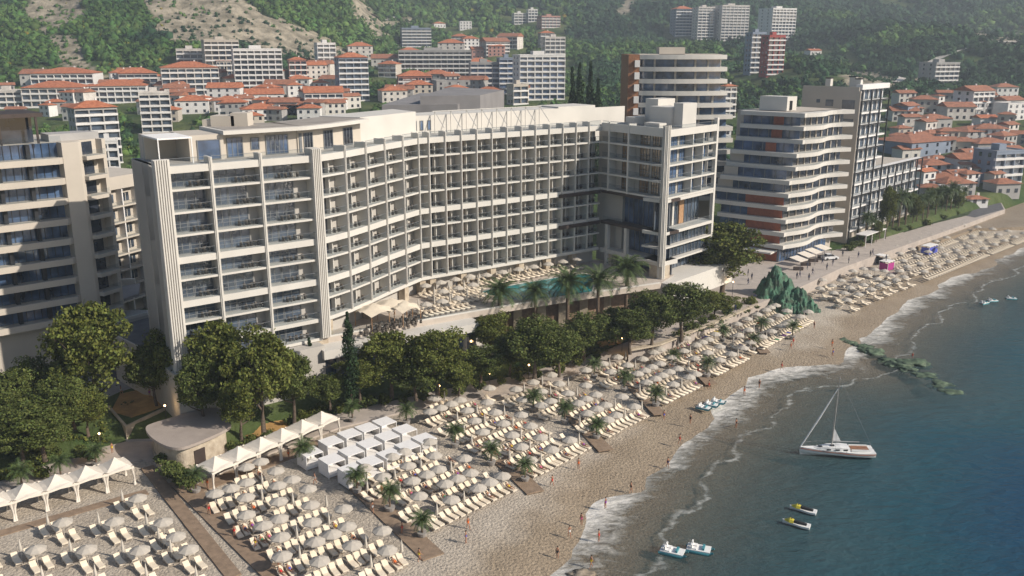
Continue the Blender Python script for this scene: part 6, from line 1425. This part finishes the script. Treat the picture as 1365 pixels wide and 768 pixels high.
mb = MB(); mb.tube([(.7,0,2.1),(-3.0,0,2.1)], .06, 6); ybuild(mb, 'boom', [M['mastmetal']])
mb = MB(); mb.tube([(4.85,0,1.25),(2.7,0,5.5),(.58,0,9.9)], [.09,.13,.05], 8); ybuild(mb, 'furled_jib', [M['white_fabric']])
mb = MB(); mb.tube([(-4.9,0,1.15),(.5,0,11.5)], .016, 4); ybuild(mb, 'backstay', [M['greymetal']])
for s_ in (-1,1): mb = MB(); mb.tube([(.5,s_*1.3,1.05),(.5,s_*.5,6.5),(.5,0,11.3)], .016, 4); ybuild(mb, 'shroud', [M['greymetal']])
mb = MB(); mb.add([(.58,.02,2.2),(-.45,.05,2.2),(.56,.02,4.1),(.58,-.02,2.2),(-.45,-.05,2.2),(.56,-.02,4.1)], [(0,1,2),(5,4,3),(0,2,5,3),(1,4,5,2),(0,3,4,1)]); ybuild(mb, 'mainsail', [M['white_fabric']])
for s_ in (-1,1):
    mb = MB(); mb.tube([(-4.8,s_*1.0,1.6),(-1,s_*1.36,1.6),(2.5,s_*1.0,1.62),(4.6,s_*.2,1.75)], .018, 4); 
    for x_, y_ in ((-4.8,1.0),(-1,1.36),(2.5,1.0),(4.6,.2)): mb.tube([(x_,s_*y_,1.0),(x_,s_*y_,1.62)], .018, 4)
    ybuild(mb, 'guard_rail', [M['greymetal']])
def small_boat(kind, locs, labels, yaw, group):
    root = thing(kind, 'x', 'jet ski' if kind == 'jet_ski' else 'pedal boat')
    if kind == 'jet_ski':
        mb = MB(); hull(mb, 2.9, 1.05, .42, 0, 9, z0=-.05, mdeck=0); mb.build('hull', [M['white_paint']], root, smooth=False)
        mb = MB(); vs = []
        for x_, w_, z_ in ((-1.1,.20,.55),(-.2,.24,.62),(.25,.2,.6)): vs += [(x_,-w_,.36),(x_,-w_*.7,z_),(x_,w_*.7,z_),(x_,w_,.36)]
        mb.add(vs, [(i*4+j,i*4+4+j,i*4+5+j,i*4+1+j) for i in range(2) for j in range(3)]+[(0,1,2,3),(11,10,9,8)]); mb.build('seat', [M['black_rubber']], root)
        mb = MB(); vs = []
        for x_, w_, z_ in ((.26,.34,.62),(.7,.36,.7),(1.25,.1,.46)): vs += [(x_,-w_,.38),(x_,-w_*.6,z_),(x_,w_*.6,z_),(x_,w_,.38)]
        mb.add(vs, [(i*4+j,i*4+4+j,i*4+5+j,i*4+1+j) for i in range(2) for j in range(3)]+[(0,1,2,3),(11,10,9,8)]); mb.build('cowling', [M['yellow_plastic']], root)
        mb = MB(); mb.tube([(.42,-.4,.92),(.5,0,.86),(.42,.4,.92)], .035, 6); mb.tube([(.5,0,.66),(.5,0,.86)], .05, 6); mb.build('handlebar', [M['dark']], root)
    else:
        for s_ in (-1,1): mb = MB(); mb.tube([(-1.5,s_*.55,.1),(-1.2,s_*.55,.16),(1.1,s_*.55,.16),(1.6,s_*.5,.34)], [.18,.27,.26,.10], 8); mb.build('float', [M['teal_plastic']], root, smooth=True)
        mb = MB(); mb.box(-1.35,1.25,-.72,.72,.32,.46); mb.build('deck', [M['white_paint']], root)
        for s_ in (-1,1): mb = MB(); mb.box(-.75,-.25,s_*.36-.26,s_*.36+.26,.461,.6); mb.box(-.9,-.751,s_*.36-.26,s_*.36+.26,.461,1.0); mb.build('seat', [M['white_paint']], root)
        mb = MB(); mb.box(.35,.6,-.5,.5,.461,.72); mb.build('pedal_box', [M['teal_plastic']], root)
        mb = MB(); mb.tube([(-1.1,-.6,.46),(-1.1,-.6,.95),(-1.1,.6,.95),(-1.1,.6,.46)], .03, 5); mb.build('rail', [M['greymetal']], root)
    for i,(x_,y_,z_) in enumerate(locs): put(root, P(x_,y_,z_), yaw[i], labels[i], 1.1 if kind == 'jet_ski' else (1.0 if y_ > 600 else .78), group)
small_boat('jet_ski', [(1070,682,0),(1061,701,0)], ['white and yellow jet ski, the further out of the two off the yacht','white and yellow jet ski, the one closer to the pedal boats'], [R(150),R(150)], 'jet skis')
small_boat('pedal_boat', [(897,738,0),(932,735,0),(938,545,.75),(948,541,.7),(957,537,.65),(1323,402,0),(1348,399,0),(1312,405,0)],
 ['teal and white pedal boat with dark shadow patch, first at the bottom edge','teal and white pedal boat floating right beside the first one at the bottom','pedal boat pulled onto the sand, first of three counted from the loungers','pedal boat pulled onto the sand, middle of three','pedal boat pulled onto the sand, the one touching the foam','white pedal boat drifting in the far bay, middle of three','white pedal boat drifting in the far bay, nearest the frame edge','white pedal boat drifting in the far bay, closest to the beach'], [R(-25),R(-20),R(-35),R(-30),R(-25),R(10),R(-10),R(30)], 'pedal boats')
# ================= rocks =================
def rock_mesh(name, mt, size, seed, parent=None, loc=(0,0,0), cuts=5):
    bm = bmesh.new(); bmesh.ops.create_icosphere(bm, subdivisions=cuts, radius=1); V = np.array([v.co[:] for v in bm.verts]); F = np.array([[v.index for v in f.verts] for f in bm.faces]); bm.free()
    q = V*np.array([1,1,2.6 if mt == 'net' else 1]); a = fbm(q[:,0]*1.3+seed, q[:,1]*1.3+q[:,2]*.9+seed*2, 4, seed); b_ = fbm(q[:,0]*3+q[:,2]*2, q[:,1]*3-q[:,2]*2+seed, 4, seed+5)
    rdg = 1-np.abs(fbm(q[:,0]*2.2+seed, q[:,1]*2.2-q[:,2]*1.5, 3, seed+9))*1.6
    V = V*(.72+.5*a+.3*b_+.2*rdg+np.random.default_rng(seed).uniform(-.05,.05,len(V)))[:,None]*np.array(size); V[:,:2] *= (1.10-.30*np.clip(V[:,2:3]/size[2],-.2,1)) if mt == 'net' else 1; V += np.array(loc); return npmesh(name, V, F, M[mt], parent, smooth=False)
gq = P(1047,412,1.0); gr = thing('netted_rock', 'tall crag wrapped in green netting between the plaza and the beach', 'rock', (gq.x,gq.y,gq.z))
gx, gy = np.meshgrid(np.linspace(-6.5,7,76), np.linspace(-4.5,8.5,76), indexing='ij'); hh = np.full(gx.shape,-1.0)
for px_,py_,ph_,pr_ in ((-1.9,3.2,10.2,4.6),(-3.6,1.4,7.4,3.0),(.6,1.4,7.6,3.4),(2.6,.2,5.6,3.0),(4.4,-.8,3.4,2.4),(-.6,-.8,4.6,3.0),(1.6,-2.2,2.4,2.2),(.2,4.6,8.2,3.2)):
    dd_ = np.hypot(gx-px_+fbm(gx*.6,gy*.6,3,3)*.9, gy-py_+fbm(gx*.6+9,gy*.6,3,4)*.9)/pr_; hh = np.maximum(hh, ph_*np.clip(1.12-dd_,-.3,1)**1.0*np.where(dd_ < 1.3,1,.5) if False else ph_*(1.08-np.maximum(dd_,.08)**1.25))
hh = np.clip(hh,-1.2,11)*.76+(1-np.abs(fbm(gx*.8,gy*.8,3,12))*3)*.55+fbm(gx*2.1,gy*2.1,3,8)*.8
jt = np.random.default_rng(4); V = np.stack([gx+jt.uniform(-.06,.06,gx.shape),gy+jt.uniform(-.06,.06,gx.shape),hh],-1).reshape(-1,3); F = grid_faces(76,76); F = F[(V[F][:,:,2] > -.9).any(1)]; T = np.concatenate([F[:,[0,1,2]],F[:,[0,2,3]]])
npmesh('crag', V, T, M['net'], gr)
for i,(x_,y_,s_) in enumerate(((1124,454,2.0),(1134,458,1.8),(1150,462,2.2),(1163,470,2.6),(1180,480,2.0),(1196,486,3.0),(1216,484,3.2),(1208,492,2.2),(1234,500,2.4),(1255,512,2.6),(1268,522,2.0))):
    q = P(x_,y_,0); root = thing('seaweed_rock', f"green weed covered rock of the low reef, {ordn(i+1)} counted outwards from the beach", 'rock', q, 'reef rocks'); hgt = .8 if i in (3,5,6) else (.55 if i < 8 else .34)
    rock_mesh('boulder', 'weedrock', (s_*1.0,s_*.8,hgt), 40+i, root, (0,0,-.12), 4)
q = P(1216,478,1.0); person(pw_ if False else ps_, q, 1.2, 1, 'person sitting height on the widest reef rock in the water', s=.7)
for i,(x_,y_) in enumerate(((775,768),(990,768))):
    if i == 0: q = P(x_,y_,0); root = thing('seaweed_rock', 'dark submerged rock at the bottom edge below the surf', 'rock', q); rock_mesh('boulder', 'rock', (2.2,1.4,.35), 60, root, (0,0,0), 4)
# ================= kiosks, car, cafe by the far promenade =================
def stall(loc, cloth, label, w_=3.2, rz=.7):
    root = thing('beach_stall', label, 'stall', loc, rz=0)
    def mk(m_, nm, mt):
        o = m_.build(nm, mt, None); o.parent = root; return o
    root.rotation_euler.z = rz
    a = w_/2
    m_ = MB(); m_.box(-a,a,-1.2,1.2,2.3,2.42); mk(m_, 'roof', [M['white_fabric']])
    m_ = MB(); m_.box(-a+.1,a-.1,-1.15,-1.05,.2,2.0); m_.box(-a+.05,-a+.15,-1.04,1.0,.2,2.0); mk(m_, 'side_cloth', [M[cloth]])
    for x_ in (-a+.05,a-.05):
        for y_ in (-1.15,1.15): m_ = MB(); m_.box(x_-.04,x_+.04,y_-.04,y_+.04,0,2.299); mk(m_, 'post', [M['white_paint']])
stall(P(1181,360,1.02), 'magenta', 'beach stall with white roof and magenta cloth sides below the promenade wall'); stall(P(1238,338,1.02), 'blue', 'beach stall with white roof and blue cloth before the far lounger rows', 5); stall(P(1174,352,1.02), 'black', 'small dark sided beach hut behind the magenta stall', 2.4)
cq = P(1106,346,3.32); car = thing('parked_car', 'small white car parked by the cafe awnings on the promenade', 'car', cq, rz=R(15))
def cadd(m_, nm, mt, sm=False): o = m_.build(nm, mt, None, smooth=sm); o.parent = car; return o
m_ = MB(); vs = []
for x_, z_ in ((-2.0,.75),(-1.9,.95),(1.0,.95),(1.9,.8),(2.05,.5)): vs += [(x_,-.85,.3),(x_,-.85,z_),(x_,.85,z_),(x_,.85,.3)]
m_.add(vs, [(i*4+j,i*4+4+j,i*4+5+j,i*4+1+j) for i in range(4) for j in range(3)]+[(0,1,2,3),(19,18,17,16)]+[(3,19,16,0)]); cadd(m_, 'body', [M['carbody']])
m_ = MB(); vs = []
for x_, z_, w_ in ((-1.7,.951,.8),(-1.2,1.45,.66),(.2,1.47,.66),(1.0,.951,.8)): vs += [(x_,-w_,.95),(x_,-w_,z_),(x_,w_,z_),(x_,w_,.95)]
m_.add(vs, [(i*4+j,i*4+4+j,i*4+5+j,i*4+1+j) for i in range(3) for j in range(3)]+[(0,1,2,3),(15,14,13,12)]); cadd(m_, 'cabin_glass', [M['glass_dark']])
m_ = MB(); m_.box(-1.15,.15,-.64,.64,1.475,1.52); cadd(m_, 'roof', [M['carbody']])
for x_ in (-1.25,1.25):
    for s_ in (-1,1): m_ = MB(); m_.tube([(x_,s_*.72,.32),(x_,s_*.90,.32)], .32, 12); cadd(m_, 'wheel', [M['black_rubber']])
for i,(x_,y_) in enumerate(((1064,360),(1074,354),(1084,349),(1096,344))):
    c = P(x_,y_,3.32); root = thing('cafe_awning', f"pale slanted cafe awning at the wavy building, {ordn(i+1)} counted from the green rock", 'awning', c, 'cafe awnings')
    m_ = MB(); u = Vector((.74,.67,0)); n_ = Vector((.67,-.74,0)); q = [c-u*1.7+n_*1.4+Vector((0,0,2.5)), c+u*1.7+n_*1.4+Vector((0,0,2.5)), c+u*1.7-n_*1.6+Vector((0,0,3.1)), c-u*1.7-n_*1.6+Vector((0,0,3.1))]; m_.add([tuple(p) for p in q]+[tuple(p-Vector((0,0,.08))) for p in q], [(0,1,2,3),(7,6,5,4),(0,4,5,1),(1,5,6,2),(2,6,7,3),(3,7,4,0)]); m_.build('cloth', [M['canvas']], root)
    for p in q[:2]: m2 = MB(); m2.tube([(p.x,p.y,c.z),(p.x,p.y,p.z-.05)], .05, 5); m2.build('pole', [M['greymetal']], root)
    m2 = MB(); m2.box(c.x-1.1,c.x+1.1,c.y-.4,c.y+.4,c.z,c.z+.75); m2.build('counter', [M['darkbrown']], root)
# ================= lamps =================
LP = [(69,600,'at the lower garden edge near the three small palms'),(135,600,'between the small palms and the yellow jacketed walker'),(222,562,'on the wall of the play area above the kiosk'),(586,534,'first of four in the promenade planting, nearest the daybeds'),(653,517,'second of four in the promenade planting'),(705,505,'third of four in the promenade planting'),(761,490,'fourth of four in the promenade planting'),(829,468,'beside the lit spot at the end of the garden'),(976,396,'on the seaside plaza near the spreading tree'),(669,494,'deeper in the garden under the wide tree')]
for i,(x_,y_,tx) in enumerate(LP):
    zb = {2:3.3,8:3.3}.get(i, 1.6); c = P(x_,y_,zb); root = thing('garden_lamp', 'lit globe lamp '+tx, 'lamp', c, 'garden lamps'); h = 2.3 if i != 8 else 3.2
    m2 = MB(); m2.tube([(c.x,c.y,c.z-.1),(c.x,c.y,c.z+h)], .05, 6); m2.build('post', [M['dark']], root)
    bm = bmesh.new(); bmesh.ops.create_icosphere(bm, subdivisions=2, radius=.15); me = bpy.data.meshes.new('globe'); bm.to_mesh(me); bm.free(); me.materials.append(M['glow']); o = bpy.data.objects.new('globe', me); COL.objects.link(o); o.location = (0,0,h+.15); o.parent = root
    pl_ = bpy.data.lights.new('lamp_light','POINT'); pl_.energy = 55 if i != 2 else 70; pl_.color = (1,.66,.32); pl_.shadow_soft_size = .22; lo = bpy.data.objects.new('lamp_light', pl_); COL.objects.link(lo); lo.location = (c.x+.0,c.y-.35,c.z+h+.1)
# balcony furniture too small and too many to count
VS = []; FS = []; b = 0; 
bxv = np.array([(x_,y_,z_) for x_ in (-1,1) for y_ in (-1,1) for z_ in (0,1)], float); bxf = np.array([(0,1,3,2),(4,6,7,5),(0,4,5,1),(2,3,7,6),(0,2,6,4),(1,5,7,3)])
def bx(c, s_):
    global b; VS.append(bxv*np.array(s_)+np.array(c)); FS.append(bxf+b); b += 8
for k in range(-1, NF):
    z = ZB+FH*k+.01
    items = [(frA, u) for u in (5.0,6.2,11.5,13,18,19.8)]+([(fr, u1-1.2) for fr,u0,u1 in bays if u1-u0 > 2.8] if k >= 0 else [])
    for fr, u in items:
        p = fr.p(u,-.9); bx((p[0],p[1],z+.68), (.3,.3,.04)); bx((p[0],p[1],z), (.04,.04,.68))
        for du in (-.55,.5): p = fr.p(u+du,-1.0); bx((p[0],p[1],z+.38), (.22,.22,.05)); p = fr.p(u+du,-1.2); bx((p[0],p[1],z), (.2,.04,.85))
for x_,y_ in [(488+i*6.5+(i%3)*2,446-(i*1.55)-(i%2)*5) for i in range(12)]:
    c = P(x_,y_,ZD); bx((c.x,c.y,ZD+.7),(.4,.4,.04)); bx((c.x,c.y,ZD),(.05,.05,.7))
    for a in range(4): bx((c.x+.75*math.cos(a*1.57),c.y+.75*math.sin(a*1.57),ZD),(.2,.2,.45)); bx((c.x+.93*math.cos(a*1.57),c.y+.93*math.sin(a*1.57),ZD+.45),(.2 if a%2 else .03,.03 if a%2 else .2,.4))
o = npmesh('balcony_furniture', np.concatenate(VS), np.concatenate(FS), M['furniture']); tag(o, kind='stuff')
# ================= haze =================
bm = bmesh.new(); bmesh.ops.create_cube(bm, size=1); me = bpy.data.meshes.new('haze'); bm.to_mesh(me); bm.free()
hz = bpy.data.objects.new('haze', me); COL.objects.link(hz); hz.location = (0,740,150); hz.scale = (3100,1700,400); tag(hz, kind='stuff')
m = bpy.data.materials.new('haze'); m.use_nodes = True; N = m.node_tree.nodes; N.remove(N['Principled BSDF']); pv = N.new('ShaderNodeVolumePrincipled'); pv.inputs['Density'].default_value = .00031; pv.inputs['Color'].default_value = (.74,.84,.96,1); pv.inputs['Anisotropy'].default_value = .2
m.node_tree.links.new(pv.outputs[0], N['Material Output'].inputs['Volume']); me.materials.append(m)
